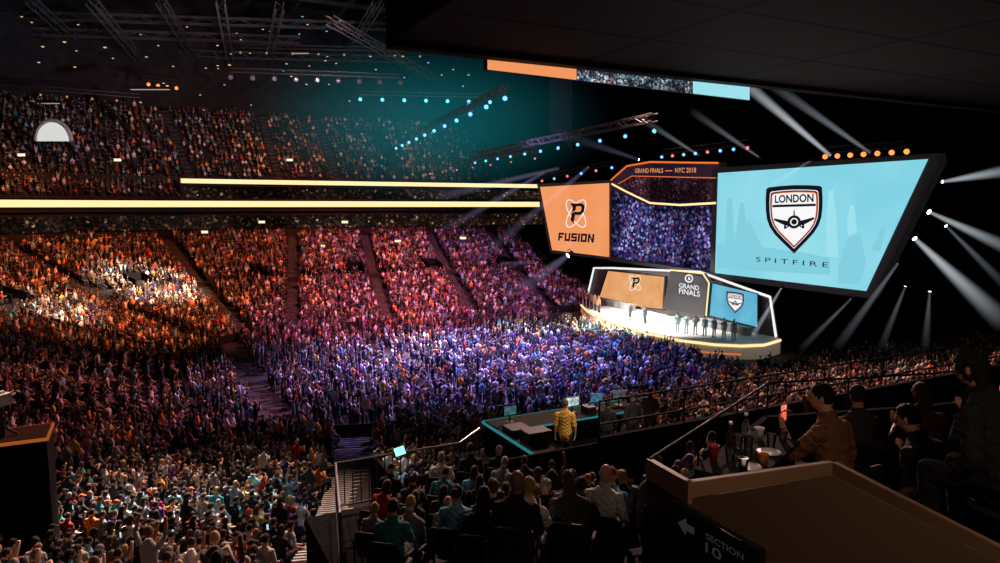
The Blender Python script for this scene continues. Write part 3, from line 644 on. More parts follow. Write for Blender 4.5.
def emblem_wing(cx, cy, s, x, root, dark, lite, bg):
    def T(pts): return [(cx+s*a, cy+s*b) for a, b in pts]
    for rt_ in (58, 122):
        q = MB(); P = []
        for k in range(33):
            a = rad(360*k/32); u_, v_ = 17*math.cos(a), 6.6*math.sin(a); c_, s_ = math.cos(rad(rt_)), math.sin(rad(rt_)); P.append(hx(*T([(u_*c_-v_*s_, u_*s_+v_*c_)])[0], x-.07))
        q.tube(P, .07*s, 6); q.build('orbit_loop', lite, root)
    sk = lambda L: T([(a-.16*b_, b_) for a, b_ in L])
    layer(sk([(-8, -11), (5, -11), (8.2, -8), (8.2, -2), (5, 1.6), (-1, 1.6), (-1, 11), (-4.8, 7), (-4.8, -7)]), x-.18, 'wing_mark', dark, root)
    layer(sk([(-1, -7.8), (3.6, -7.8), (4.8, -6.6), (4.8, -3.2), (3.6, -1.8), (-1, -1.8)]), x-.22, 'counter_mark', bg, root)
    layer(sk([(-5.4, -1.2), (0, -4.2), (0, -3.2), (-5.4, 0)]), x-.22, 'split_mark', bg, root)
emblem_wing(576, 213.5, .92, XS, root, E['ink'], E['white'], E['orange'])
A = hx(558, 240.5, XS-.1); B = hx(593.5, 242.7, XS-.1); block_text('FUSION', A, B, hx(558, 232.5, XS-.1)-A, E['ink'], root)
cs = [(611, 182), (626, 168), (650, 164), (718, 165), (715, 272), (611, 258)]
root = empty('stage_screen', base_of(cs, XS), 'dark centre stage screen relaying a purple crowd view', 'screen', 'big screens over the stage')
layer([(609, 181), (625, 165), (650, 161), (720, 162), (717, 276), (609, 261)], XS+.4, 'frame', M['bezel'], root, 1.0); layer(cs, XS+.3, 'display', E['dark'], root)
layer([(612, 190), (626, 196), (650, 206), (716, 206), (715, 271), (612, 257)], XS+.2, 'crowd_view', E['crowd'], root)
layer([(618, 182), (632, 176), (717, 178), (716, 201), (655, 203), (628, 192)], XS+.2, 'upper_crowd_view', crowd_screen('screen_far_view', [(0, srgb(40, 24, 40)), (.4, srgb(60, 34, 50)), (.7, srgb(90, 50, 60)), (.9, srgb(120, 80, 80)), (.97, srgb(150, 120, 110))], 5, .7), root)
line([(612, 184), (625, 191), (650, 203), (680, 205), (716, 203)], XS+.1, .12, 'light_line', E['cream'], root)
line([(611, 180), (627, 166), (650, 162), (718, 163)], XS+.1, .11, 'light_line', E['tang'], root)
line([(618, 184), (632, 176), (716, 178)], XS+.1, .05, 'light_line', E['tang'], root)
A = hx(635, 173, XS+.1); B = hx(663, 172.8, XS+.1); text_on('GRAND FINALS', A, B, V3((0, 0, .55)), 'lettering', E['tan'], root)
line([(665.5, 170.8), (672, 170.8)], XS+.1, .06, 'dash', E['tang'], root)
A = hx(675, 172.8, XS+.1); B = hx(696, 172.6, XS+.1); text_on('NYC 2018', A, B, V3((0, 0, .55)), 'lettering', E['tan'], root)
# ------------------------------------------------------------------ stage
root = empty('stage', (49, 61, 0), 'white curved main stage platform below the big screens', 'stage')
dk = [(52.5, 78.5), (50, 75), (47.6, 70), (46, 65), (44.8, 60), (44.5, 55), (45, 50.5), (46.4, 47.6), (48.2, 46), (50.4, 45.4), (53.6, 46.4), (53.6, 78.5)]
M['deck'] = mat('stage_deck', (.72, .68, .64), .6, noise=.12, nscale=.6, spec=.2)
b = MB(); b.poly([(x, y, 1.42) for x, y in dk], (0, 0, .1)); b.build('deck', M['deck'], root)
b = MB(); b.poly([(x+.05, y, 0) for x, y in dk], (0, 0, 1.4)); b.build('fascia', mat('stage_fascia', (.6, .53, .46), .5, noise=.1, emis=(1, .8, .6), es=.1), root)  # small cream emission stands in for light on the fascia
b = MB(); b.tube([(x-.04, y-(.04 if k >= 8 else 0), 1.3) for k, (x, y) in enumerate(dk[:11])], .13, 6); b.build('edge_light', E['cream'], root)
b = MB(); b.tube([(x-.04, y, .5) for x, y in dk[:9]], .05, 6); b.build('edge_light', E['tang'], root)
XB = 53.0
def backdrop(pts, m, label, extra):
    root = empty('stage_backdrop', base_of(pts, XB), label, 'backdrop', 'lit backdrops at the rear of the stage')
    cx = sum(p[0] for p in pts)/len(pts); cy = sum(p[1] for p in pts)/len(pts)
    layer([(cx+(a-cx)*1.05, cy+(b_-cy)*1.06) for a, b_ in pts], XB+.05, 'frame', M['black'], root, .4); layer(pts, XB, 'panel', m, root); extra(root)
backdrop([(608, 271), (664, 277), (662, 309), (598, 302)], E['panel_o'], 'orange lit stage backdrop with winged emblem behind the left team', lambda r: emblem_wing(635, 283, .5, XB, r, E['ink'], E['white'], E['panel_o']))
def exm(r):
    A = hx(679, 287.5, XB-.7); B = hx(699, 290.5, XB-.7); text_on('GRAND', A, B, V3((0, 0, .5)), 'lettering', E['white'], r)
    A = hx(679, 293.5, XB-.7); B = hx(700, 297, XB-.7); text_on('FINALS', A, B, V3((0, 0, .6)), 'lettering', E['white'], r)
    q = MB(); P = [hx(689+3.6*math.cos(k*PI/10), 278.5+3.6*math.sin(k*PI/10), XB-.7) for k in range(21)]; q.tube(P, .07, 6); q.build('emblem_ring', E['white'], r)
    layer([(687.5, 280.5), (689, 276), (690.5, 280.5), (689, 279.4)], XB-.7, 'emblem_mark', E['white'], r)
    layer([(671, 270), (703, 273.5), (709, 283), (706, 316), (662, 309)], XB-.5, 'raised_panel', mat('raised_black', (.015, .015, .017), .4, noise=.2), r, .5)
    line([(671, 270), (703, 273.5), (709, 283), (706, 316)], XB-.6, .09, 'edge_light', E['cream'], r)
backdrop([(673, 273), (701, 277), (706, 286), (704, 313), (664, 307)], mat('backdrop_black', (.01, .01, .012), .4, noise=.2), 'black angular stage panel with white event lettering in the middle', exm)
backdrop([(710, 283), (757, 294), (757, 327), (708, 315)], E['panel_b'], 'blue lit stage backdrop with small shield emblem behind right team', lambda r: emblem_shield(735, 302, .3, XB, r, .15))
root = empty('stage_arch', (53.4, 62, 0), 'white outlined arch framing the stage backdrops', 'arch')
b = MB(); P = [hx(a, c, 53.2) for a, c in ((586, 302), (594, 268), (612, 268), (700, 272), (770, 297), (776, 337))]
b.tube(P, .13, 6); b.build('light_tube', E['white'], root)
b = MB(); b.poly([p+V3((.25, 0, 0)) for p in P]+[V3((53.45, P[-1].y, 0)), V3((53.45, P[0].y, 0))], (.2, 0, 0)); b.build('back_panel', mat('arch_panel', (.06, .05, .05), .5, noise=.2), root)
def desk(y0, y1, x, label):
    r = empty('player_desk', (x, (y0+y1)/2, 1.52), label, 'desk', 'long desks on the stage')
    q = MB(); q.box((x, (y0+y1)/2, 2.3), (.8, abs(y1-y0), .06)); q.build('top', M['grey'], r)
    q = MB(); q.box((x-.3, (y0+y1)/2, 1.9), (.06, abs(y1-y0)-.1, .74)); q.build('front_panel', M['grey'], r)
    for s in (y0, y1): q = MB(); q.box((x, s+(.06 if s < (y0+y1)/2 else -.06), 1.9), (.6, .06, .74)); q.build('leg', M['grey'], r)
desk(66.5, 75, 51.8, 'long grey desk at left rear of the stage behind the tan-shirted team'); desk(48.5, 55, 51.8, 'long grey desk at right rear of the stage behind the pale teal team')
root = empty('podium', (48, 60, 1.52), 'small white podium standing at the middle of the stage', 'podium')
b = MB(); b.lathe([(.45, 0), (.42, .1), (.2, .2), (.18, .8), (.4, .92), (.4, 1.0)], (48, 60, 1.52), 20); b.build('pedestal', M['white'], root, True)
b = MB(); b.lathe([(.12, 0), (.06, .08), (.05, .25), (.18, .4), (.24, .6), (.2, .62), (.05, .45)], (48, 60, 2.52), 16); t = b.build('trophy', M['steel'], None, True); tag(t, 'silver cup trophy standing on the stage podium', 'trophy')
for k in range(7):
    y = 75.6-k*1.35; x = 49.9-.4*k
    person('standing', (x, y, 1.52), PI/2+R.uniform(-.3, .3), R.choice(SKINS[:4]), (.42, .2, .1), 'short', (.05, .045, .045), R.choice(['short', 'short', 'cap']), (.03, .02, .012), 'player in tan shirt on the stage before orange backdrop, %s from left' % ordn(k+1), 'left team on the stage', 1.12, True)
    y = 53.2-k*.95; x = 46.9+.3*k
    person('applauding' if k == 2 else 'standing', (x, y, 1.52), PI/2+.5+R.uniform(-.3, .3), R.choice(SKINS[:4]), (.6, .95, 1.0), 'short', (.5, .7, .75), R.choice(['short', 'short', 'cap']), (.06, .05, .05), 'player in pale teal kit on the stage before blue backdrop, %s from left' % ordn(k+1), 'right team on the stage', 1.12, True)
for k, (x, y) in enumerate(((47.4, 61.4), (47.2, 58.6))):
    person('standing', (x, y, 1.52), PI/2, SKINS[k], (.06, .06, .07), 'long', (.04, .04, .05), 'short', (.05, .03, .02), 'presenter in dark suit standing %s of the trophy podium' % ('left', 'right')[k], None, 1.05, True)
# ------------------------------------------------------------------ trusses and fixtures
def truss(P0, P1, label, w=.5, m=None, r=.04):
    m = m or M['metal']
    P0 = V3(P0); P1 = V3(P1); root = empty('lighting_truss', (P0+P1)/2, label, 'truss', 'lighting trusses under the roof')
    d = (P1-P0).normalized(); s = d.cross(V3((0, 0, 1))).normalized(); u = s.cross(d); L = (P1-P0).length
    for a, c in ((-1, -1), (-1, 1), (1, -1), (1, 1)):
        q = MB(); q.tube([P0+s*w*a/2+u*w*c/2, P1+s*w*a/2+u*w*c/2], r*w/.5, 6); q.build('chord', m, root)
    q = MB(); n = max(2, int(L/(w*2.4)))
    for k in range(n):
        A = P0+d*L*k/n; B = P0+d*L*(k+1)/n; g = 1 if k % 2 else -1
        for a in (-1, 1): q.tube([A+s*w*a/2+u*w*g/2, B+s*w*a/2-u*w*g/2], r*.6*w/.5, 5)
        q.tube([A+s*w*g/2+u*w/2, B-s*w*g/2+u*w/2], r*.6*w/.5, 5)
    q.build('bracing', m, root)
def make_cone():
    q = MB(); n = 24; q.loft([[V3((rr*math.cos(2*PI*j/n), rr*math.sin(2*PI*j/n), z)) for j in range(n)] for z, rr in ((0, BQ), (1, 1))]); return q
def fixture(P, aim, lm, label, group, r=.28, beam=None):
    P = V3(P); root = empty('spotlight', P, label, 'stage light', group); d = (V3(aim)-P).normalized()
    q = MB(); s = d.orthogonal().normalized()
    q.tube([P+V3((0, 0, r*1.9)), P+V3((0, 0, r*1.5)), P+s*r*1.15+V3((0, 0, r*.9)), P+s*r*1.15], r*.12, 6); q.tube([P+V3((0, 0, r*1.5)), P-s*r*1.15+V3((0, 0, r*.9)), P-s*r*1.15], r*.12, 6); q.build('yoke', M['metal'], root)
    q = MB(); q.tube([P-d*r*1.3, P-d*r*1.1, P, P+d*r*.8, P+d*r*.95], [r*.5, r*.75, r*.85, r, r*1.02], 14); hs = q.build('housing', M['black'], root)
    q = MB(); q.tube([P+d*r*.93, P+d*r*1.0, P+d*r*1.08], [r*.92, r*.9, r*.5], 14); q.build('lens', lm, hs)
    if beam:
        bm, tgt, r1 = beam; o = make_cone().build('beam', bm, root); o.location = P+d*r*1.1; v = V3(tgt)-o.location; o.rotation_euler = v.to_track_quat('Z', 'Y').to_euler(); o.scale = (r1, r1, v.length)
LM = {'blue': emat('lens_blue', (.12, .38, 1), 2.6), 'teal': emat('lens_teal', (.12, .72, .95), 1.8), 'orange': emat('lens_orange', (1, .25, .06), 1.8), 'white': emat('lens_white', (1, .97, .95), 9), 'pink': emat('lens_pink', (1, .16, .2), 1.6), 'amber': emat('lens_amber', (1, .4, .12), .6), 'off': mat('lens_off', (.1, .1, .12), .1, noise=.1)}
def rowl(P0, P1, n, c, lab, r=.28, t0=0, t1=1, zoff=-.9, aim=(25, 50, 0)):
    P0 = V3(P0); P1 = V3(P1); truss(P0, P1, 'dark steel truss carrying ' + lab)
    for k in range(n):
        f = t0+(t1-t0)*(k/(n-1)); p = P0.lerp(P1, f)+V3((0, 0, zoff)); cc = c if isinstance(c, str) else c[k % len(c)]
        am = V3(aim).lerp(C0, .55)
        fixture(p, am, LM[cc], '%s, %s from left end' % (lab, ordn(k+1)), lab, r)
rowl(hz(396, 143, 25), hz(505, 88, 25), 11, ['blue', 'teal'], 'blue-white spotlights on the steep truss above mid crowd', .25)
rowl(hz(360, 93, 31), hz(490, 96, 31), 7, 'teal', 'teal spotlights on the high truss at centre top', .3)
rowl(hz(475, 155, 20), hz(655, 117, 20), 11, ['blue', 'teal', 'blue'], 'small blue spotlights on the truss left of screens', .15)
rowl(hx(826, 150, 54), hx(908, 144, 54), 7, 'orange', 'red-orange spotlights above the rightmost screen', .24, zoff=-.55)
rowl(hx(662, 152, 54), hx(748, 142, 54), 8, ['blue', 'pink', 'blue'], 'blue and pink spotlights above the centre screen', .18, zoff=-.55)
rowl(hx(542, 177, 56), hx(612, 163, 56), 6, ['pink', 'blue'], 'small pink and blue spotlights above the leftmost screen', .2, zoff=-.6)
rowl(hz(148, 78, 33), hz(176, 82, 33), 4, 'orange', 'orange spotlights under the roof at upper left', .28)
rowl(hz(230, 70, 32), hz(400, 76, 32), 9, 'off', 'unlit spotlights on the long dark roof truss', .35)
rowl(hz(40, 88, 30), hz(140, 96, 30), 5, 'amber', 'dim amber spotlights on the short truss at far left', .16)
rowl(hz(240, 46, 37), hz(420, 50, 37), 8, 'amber', 'dim amber spotlights on the high catwalk truss', .16)
rowl(hz(430, 168, 20), hz(535, 150, 20), 7, ['pink', 'amber'], 'tiny red spotlights on the low truss before leftmost screen', .12)
for k, (a, c, z, lb) in enumerate([((160, 0), (205, 75), 40, 'running away at upper left'), ((-20, 14), (430, 28), 42, 'highest, crossing the upper left'), ((-20, 48), (420, 60), 40, 'second highest, crossing the upper left'), ((280, 6), (262, 90), 40, 'running away left of centre'), ((-10, 70), (330, 84), 38, 'lowest, crossing the upper left'), ((30, 0), (120, 80), 40, 'running away at far upper left'), ((330, 20), (480, 105), 36, 'slanting down toward the teal lights'), ((380, 0), (330, 84), 40, 'running away left of the overhang'), ((-20, 30), (300, 40), 40, 'third highest, crossing the upper left'), ((90, 0), (160, 84), 38, 'running away beside the orange lights'), ((220, 0), (235, 88), 39, 'running away between the orange lights and centre')]):
    truss(hz(*a, z), hz(*c, z), 'bare dark roof truss ' + lb, 1.0, M['roofsteel'])
q = MB(); q.tube([(0, 0, .3), (0, 0, .1)], .03, 6); q.tube([(0, 0, .12), (0, 0, .1), (0, 0, -.12), (0, 0, -.15)], [.05, .12, .2, .2], 10); LH = q.mesh('housing', M['black'])
q = MB(); q.sphere((0, 0, -.17), (.17, .17, .09), 10, 6); LL = {k: q.mesh('bulb', emat('bulb_'+k, c, s)) for k, c, s in (('warm', (1, .6, .3), .8), ('white', (.9, .9, 1), .55), ('blue', (.2, .5, 1), .9))}
for k in range(100):
    px, py = R.uniform(5, 490), R.uniform(14, 106); z = 30+10*R.random(); col = R.choice(['warm', 'warm', 'white', 'blue'] if px > 250 else ['warm', 'warm', 'white'])
    if py < 40: z = 41
    o = empty('ceiling_lamp', hz(px, py, z), {'warm': 'tiny warm lamp hung in the dark roof rig', 'white': 'tiny white lamp hung in the dark roof rig', 'blue': 'tiny blue lamp hung in the dark roof rig'}[col], 'lamp', 'tiny %s lamps in the roof rig' % col)
    for me_, nm in ((LH, 'housing'), (LL[col], 'bulb')): j = bpy.data.objects.new(nm, me_); COL.objects.link(j); j.parent = o
b = MB()
for k in range(16): b.box((-30+k*8, 80, 49.3), (.6, 120, 1.0))
for k in range(8): b.box((30, 40+k*12, 48.6), (130, .4, .7))
struct(b.build('trim_3', M['roofsteel']))
for k, (px, py, z, w, lb) in enumerate([(150, 88, 30, 5.5, 'long dim white strip lamp hanging under the roof at upper left'), (48, 102, 29, 3.5, 'dim white strip lamp above the domed opening'), (300, 52, 38, 3, 'short dim strip lamp among the roof trusses')]):
    p = hz(px, py, z); root = empty('strip_lamp', p, lb, 'lamp', 'strip lamps under the roof'); b = MB(); b.box(p, (w, .5, .35), -YAW); b.build('housing', M['black'], root); b = MB(); b.box(p-V3((0, 0, .2)), (w-.3, .4, .1), -YAW); b.build('tube', emat('strip_glow', (.8, .75, .7), .4), root)
VW = volmat('beam_white', (.85, .93, 1), 1.35, .6); VP_ = volmat('beam_violet', (.6, .5, .9), .18, .4); VS = volmat('beam_soft', (.75, .83, .95), .62, .5); VH = volmat('haze_teal', (.02, .38, .45), .0078)
XL = 53.5
for k, (a, b_, r1, vm, lb) in enumerate([((913, 237), (1008, 326), .95, VW, 'lower right of the rightmost screen edge'), ((927, 211), (1030, 258), .7, VW, 'right of the rightmost screen'), ((941, 182), (1040, 165), .7, VW, 'at upper right corner of the rightmost screen'), ((899, 262), (835, 350), .6, VS, 'below the rightmost screen'), ((832, 157), (722, 64), .9, VW, 'aimed up left above the rightmost screen'), ((872, 154), (760, 76), .75, VS, 'aimed up left above right end of rightmost screen'), ((782, 287), (738, 360), .55, VW, 'hanging under the rightmost screen'), ((812, 160), (760, 192), .5, VS, 'pointing down left across screen top'), ((906, 285), (880, 350), .45, VS, 'low behind the right end of the rightmost screen'), ((852, 298), (800, 350), .45, VS, 'under the right end of the rightmost screen'), ((930, 290), (925, 350), .45, VS, 'lowest at far right beside the screens'), ((945, 225), (1020, 300), .5, VS, 'second from right edge beside the screens'), ((700, 156), (640, 118), .6, VS, 'aimed up left above the centre screen'), ((760, 158), (690, 110), .6, VS, 'aimed up left between centre and rightmost screens')]):
    P = hx(*a, XL-.3 if k != 7 else 52.5); Tg = hx(*b_, XL-1.5)
    fixture(P, Tg, LM['white'], 'moving spotlight throwing a white beam, %s' % lb, 'beam spotlights round the screens', .2 if k < 2 else .12, (vm, Tg, r1))
for k, (a, b_, r1) in enumerate([((570, 254), (500, 305), 2.2), ((545, 172), (410, 250), 1.4), ((560, 168), (400, 206), 1.4), ((590, 166), (460, 275), 1.4), ((640, 160), (550, 130), 1.0), ((540, 262), (430, 268), 1.2)]):
    P = hx(*a, 53.6); Tg = hx(*b_, 43); fixture(P, Tg, LM['white'], 'brightest white spotlight just under the leftmost screen' if k == 0 else 'small white spotlight casting a faint violet beam, ' + ('', 'at top left of leftmost screen', 'above the leftmost screen middle', 'above the right end of leftmost screen', 'above the left end of centre screen', 'left of the orange screen bottom')[k], 'beam spotlights round the screens', .4 if k == 0 else .15, (VP_, Tg, r1))
b = MB(); b.sphere((0, 0, 0), 1, 32, 20); o = b.build('haze', VH); o.location = hd(428, 124, 96); o.scale = (27, 27, 12); tag(o, 'soft teal haze hanging over the far upper stand', 'haze', None, 'stuff')
# ------------------------------------------------------------------ near overhang, hanging display
M['soffit'] = bpy.data.materials.new('soffit_panels'); M['soffit'].use_nodes = True; nt = M['soffit'].node_tree; bs = nt.nodes['Principled BSDF']
tc = nt.nodes.new('ShaderNodeTexCoord'); bk = nt.nodes.new('ShaderNodeTexBrick'); bk.inputs['Scale'].default_value = .12; bk.inputs['Mortar Size'].default_value = .006; bk.inputs['Color1'].default_value = (.045, .04, .04, 1); bk.inputs['Color2'].default_value = (.047, .042, .042, 1); bk.inputs['Mortar'].default_value = (.012, .011, .011, 1); bk.offset = 0
nt.links.new(tc.outputs['Object'], bk.inputs['Vector']); nt.links.new(bk.outputs['Color'], bs.inputs['Base Color']); bs.inputs['Roughness'].default_value = .8; bs.inputs['Specular IOR Level'].default_value = .1
b = MB(); b.box((39.2, 4.8, 17.2), (70, 15.8, .4)); b.box((39.2, 12.75, 17.5), (70, .3, 1.2)); struct(b.build('ceiling_overhang', M['soffit']))
yD = 12.95
root = empty('hanging_display', hy(620, 75, yD), 'long thin display strip of orange, crowd and pale cyan under the overhang', 'led board')
def dq(xa, xb):
    ya = lambda x: 45+(x-487)*(82-45)/261; yb = lambda x: 69.5+(x-487)*(100-69.5)/261
    return [(xa, ya(xa)), (xb, ya(xb)), (xb, yb(xb)), (xa, yb(xa))]
for nm, xa, xb, m, e in (('housing', 486, 749.5, M['black'], .1), ('orange_panel', 487.5, 576, E['orange'], -.02), ('crowd_panel', 577, 692, E['crowd2'], -.02), ('cyan_panel', 693, 749, E['cyan3'], -.02)):
    MB().poly([hy(a, b_, yD) for a, b_ in dq(xa, xb)], (0, e, 0)).build(nm, m, root)
for px in (500, 620, 735): b = MB(); p = hy(px, dq(px, px+1)[0][1], yD+.05); b.tube([p, (p.x, p.y, 17.4)], .03, 6); b.build('hanger', M['metal'], root)
# ------------------------------------------------------------------ balcony at right
ZB = 11.0; ZT = 12.2; BH = .15
pA, pB, pC, pD = [hz(*p, ZT) for p in ((650, 459), (689, 481), (833, 461), (1012, 552))]; pE = hz(768, 383, ZT); pF = hz(925, 374, ZT); pG = V3((11, pF.y-.6, ZT))
def wall_strip(mb, pts, z0, z1, th):
    for a, b_ in zip(pts[:-1], pts[1:]):
        d = V3((b_.x-a.x, b_.y-a.y, 0)); L = d.length; d.normalize(); mb.box(((a.x+b_.x)/2, (a.y+b_.y)/2, (z0+z1)/2), (L+th*.9, th, z1-z0), math.atan2(d.y, d.x))
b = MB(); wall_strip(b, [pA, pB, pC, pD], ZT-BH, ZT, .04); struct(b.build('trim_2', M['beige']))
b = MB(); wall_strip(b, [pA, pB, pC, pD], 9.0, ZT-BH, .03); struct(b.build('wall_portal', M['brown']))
# solid peaked brown front panel closing the corner below the ledge
pd_ = V3((pD.x-pB.x, pD.y-pB.y, 0)).normalized(); pn_ = V3((-pd_.y, pd_.x, 0)); Q0 = V3((pB.x, pB.y, 0))
def hpl(px, py): r = ray(px, py); t = (Q0-C0).dot(pn_)/r.dot(pn_); return C0+r*t
tp_ = [hpl(690, 499), hpl(833, 476), hpl(1012, 570)]; q_ = [tp_[0], tp_[1], tp_[2], V3((tp_[2].x, tp_[2].y, 9.0)), V3((tp_[0].x, tp_[0].y, 9.0))]
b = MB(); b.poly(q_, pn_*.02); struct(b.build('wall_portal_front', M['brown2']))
b = MB(); wall_strip(b, [pA, pE, pF, pG], 9.0, ZT-.35, .06); struct(b.build('wall_balcony', M['blackcloth']))
b = MB(); b.poly([(p.x, p.y, ZB-.2) for p in (pA, pB, pC, pD)]+[(pD.x, .5, ZB-.2), (11, .5, ZB-.2)]+[(p.x, p.y, ZB-.2) for p in (pG, pF, pE)], (0, 0, .2)); struct(b.build('balcony_floor', M['carpet']))
b = MB(); b.box((8.0, 1.7, ZB+.2), (6.4, 2.6, .4)); struct(b.build('balcony_step', M['carpet']))
root = empty('balcony_rail', (pA.x, pA.y, ZT-.25), 'dark slim rail along the front edge of the right balcony', 'railing')
b = MB(); b.tube([pA, pE, pF, pG], .011, 8); b.build('handrail', M['black'], root)
for k in range(6):
    p = (pA.lerp(pE, k/3) if k < 4 else pE.lerp(pF, (k-3)/2)); q = MB(); q.tube([(p.x, p.y, ZT-.36), p], .010, 6); q.build('post', M['black'], root)
SX = pB.x-.1
zS = hx(707, 540, SX).z; yP = lambda px, py: hx(px, py, SX).y
Pa = hx(669, 505, SX)
root = empty('section_sign', Pa, 'black sign with arrow and white section lettering below the beige portal ledge', 'sign')
yA = Pa.y; yB = yP(758, 560); zt = zS+.11
b = MB(); b.box((SX+.035, (yA+yB)/2, zt-.33), (.05, abs(yA-yB), .66)); b.build('panel', M['black'], root)
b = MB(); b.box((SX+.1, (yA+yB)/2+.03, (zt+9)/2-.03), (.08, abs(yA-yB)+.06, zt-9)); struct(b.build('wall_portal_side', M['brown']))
M['signw'] = mat('sign_white', (.08, .077, .073), .7, emis=(.6, .55, .5), es=.03, noise=.05)  # faint emission added so the lettering reads; the sign is not lit
x_ = SX+.005
text_on('SECTION', V3((x_, yP(705, 540), zS)), V3((x_, yP(743, 552), zS)), (0, 0, .04), 'lettering', M['signw'], root)
text_on('10', V3((x_, yP(705, 540), zS-.085)), V3((x_, yP(721, 549), zS-.085)), (0, 0, .065), 'lettering', M['signw'], root)
w = yP(677, 523)-yP(693, 529); y0 = yP(677, 523); zc = zS+.0
b = MB(); b.poly([(x_, y0, zc), (x_, y0-.5*w, zc+.055), (x_, y0-.5*w, zc+.022), (x_, y0-w, zc+.022), (x_, y0-w, zc-.022), (x_, y0-.5*w, zc-.022), (x_, y0-.5*w, zc-.055)], (.01, 0, 0)); b.build('arrow_mark', M['signw'], root)
def face(x, y, off=0): return math.atan2(-(STAGE.x-x), STAGE.y-y)+off
P3 = (4.98, 2.4, ZB+.62)
bp = [('drinking', 5.3, 3.9, ZB+.0, .75, (.25, .11, .05), 'short', 'short', (.01, .01, .01), 'seated person in brown shirt leaning with a lit phone on the right balcony', 'person with the lit phone'),
      ('leaning', 5.75, 3.3, ZB, .7, (.04, .03, .03), 'short', 'short', (.01, .009, .008), 'seated person with short black hair leaning forward at right edge of balcony', 'forward-leaning person'),
      ('leaning', *P3, .6, (.02, .02, .025), 'long', 'long', (.012, .01, .01), 'long-haired person in dark top, nearest at far right of balcony', 'long-haired person'),
      ('seated', 6.75, 3.3, ZB, .4, (.03, .03, .035), 'long', 'cap', (.01, .01, .01), 'seated person in dark cap at back right of the balcony', 'person in the dark cap'),
      ('seated', 6.1, 4.3, ZB-.0, .2, (.04, .035, .04), 'short', 'short', (.03, .02, .01), 'seated person in dark grey shirt by the balcony front rail', 'dark grey-shirted person'),
      ('clapping', 6.75, 4.05, ZB, .3, (.06, .02, .02), 'short', 'long', (.05, .03, .02), 'seated person in maroon top clapping at the balcony front rail', 'maroon-topped person'),
      ('seated', 7.3, 3.85, ZB, .2, (.04, .05, .08), 'long', 'bun', (.02, .012, .01), 'seated person with hair bun at right end of the balcony front', 'person with the hair bun')]
for k, (v, x, y, z, o, sh, sl, hk, hcol, lab, sl2) in enumerate(bp):
    person(v, (x, y, z), face(x, y, o), SKINS[k % 3], sh, sl, (.012, .012, .015), hk, hcol, lab, None, 1.06 if k in (0, 2) else .92 if k > 3 else 1.0, True)
    seat((x, y, z), face(x, y, o), 'black balcony seat under the %s' % sl2, 'balcony seats')
T = VAR['drinking']; w, dv, nv = T['wr'][0]; rz = face(5.3, 3.9, .75); Mx = Matrix.Rotation(rz, 3, 'Z'); p = V3((5.3, 3.9, ZB))+Mx @ ((w+dv*.12+V3((.01, -.02, 0)))*1.06)
e = empty('smartphone', p, 'red lit smartphone held up by the brown-shirted person on the balcony', 'phone', None, rz)
q = MB(); q.box(p, (.085, .009, .16), rz); q.build('case', M['black'], e); q = MB(); q.box(p+Mx @ V3((0, -.006, 0)), (.075, .003, .145), rz); q.build('screen', emat('phone_red', (1, .10, .05), 1.1, (1, .3, .2), 14), e)
for k, (x, y, z) in enumerate([(7.4, 2.95, ZB), (6.1, 2.3, ZB+.4), (6.8, 2.0, ZB+.4)]):
    seat((x, y, z), face(x, y, .3), 'empty black balcony seat, %s behind the seated people' % ordn(k+1), 'balcony seats')
b = MB(); b.box((4.95, 2.0, ZB+.31), (.95, 1.9, .62)); struct(b.build('balcony_block', M['carpet']))
tx, ty = 4.35, 4.02; zt = ZB+.98
root = empty('drinks_table', (tx, ty, ZB), 'small dark table crowded with drinks by the balcony front', 'table')
b = MB(); b.box((tx, ty, zt-.02), (1.2, .46, .04), rad(25)); b.build('top', M['tableblk'], root)
for s in (-1, 1):
    q = MB(); cx, cy = tx+s*.42*math.cos(rad(25)), ty+s*.42*math.sin(rad(25)); q.tube([(cx, cy, ZB), (cx, cy, zt-.03)], .03, 8); q.lathe([(.16, 0), (.15, .02), (.03, .03)], (cx, cy, ZB), 14); q.build('leg', M['metal'], root)
names = ['clear plastic cup nearest the corner ledge', 'clear plastic cup second from the corner ledge', 'tall clear cup in the table middle', 'clear cup beside the dark bottle', 'clear cup at the right table end', 'white paper cup on the balcony drinks table', 'small amber drink glass at front of the drinks table', 'red paper cup at back of the balcony drinks table', 'squat clear cup between the bottles on drinks table']
ca, sa = math.cos(rad(25)), math.sin(rad(25)); M['amber'] = mat('amber_drink', (.4, .15, .03), .2, noise=.1); M['redcup'] = mat('red_cup', (.3, .03, .02), .5, noise=.1)
for k in range(9):
    u_ = (-.46, -.3, -.1, .06, .22, .38, -.2, -.36, .48)[k]; v_ = (-.1, .06, -.02, .12, -.1, .05, -.17, .17, -.12)[k]; x, y = tx+u_*ca-v_*sa, ty+u_*sa+v_*ca; h = (.12, .12, .17, .12, .13, .11, .09, .13, .1)[k]
    b = MB(); b.lathe([(.028, 0), (.042, h), (.0435, h+.004), (.039, h), (.026, .008)], (x, y, zt), 16); tag(b.build('cup', {5: M['white'], 6: M['amber'], 7: M['redcup']}.get(k, M['glass']), None, True), names[k]+(' on drinks table' if k < 5 else ''), 'cup', 'cups on the balcony table')
for k, (u_, v_) in enumerate(((-.32, -.1), (.1, -.12))):
    x, y = tx+u_*ca-v_*sa, ty+u_*sa+v_*ca; b = MB(); b.lathe([(.05, 0), (.06, .004), (.095, .014), (.098, .017), (.06, .009)], (x, y, zt), 20); tag(b.build('plate', M['white'], None, True), ('white plate at the left end of the drinks table', 'white plate in the middle of the drinks table')[k], 'plate', 'plates on the balcony table')
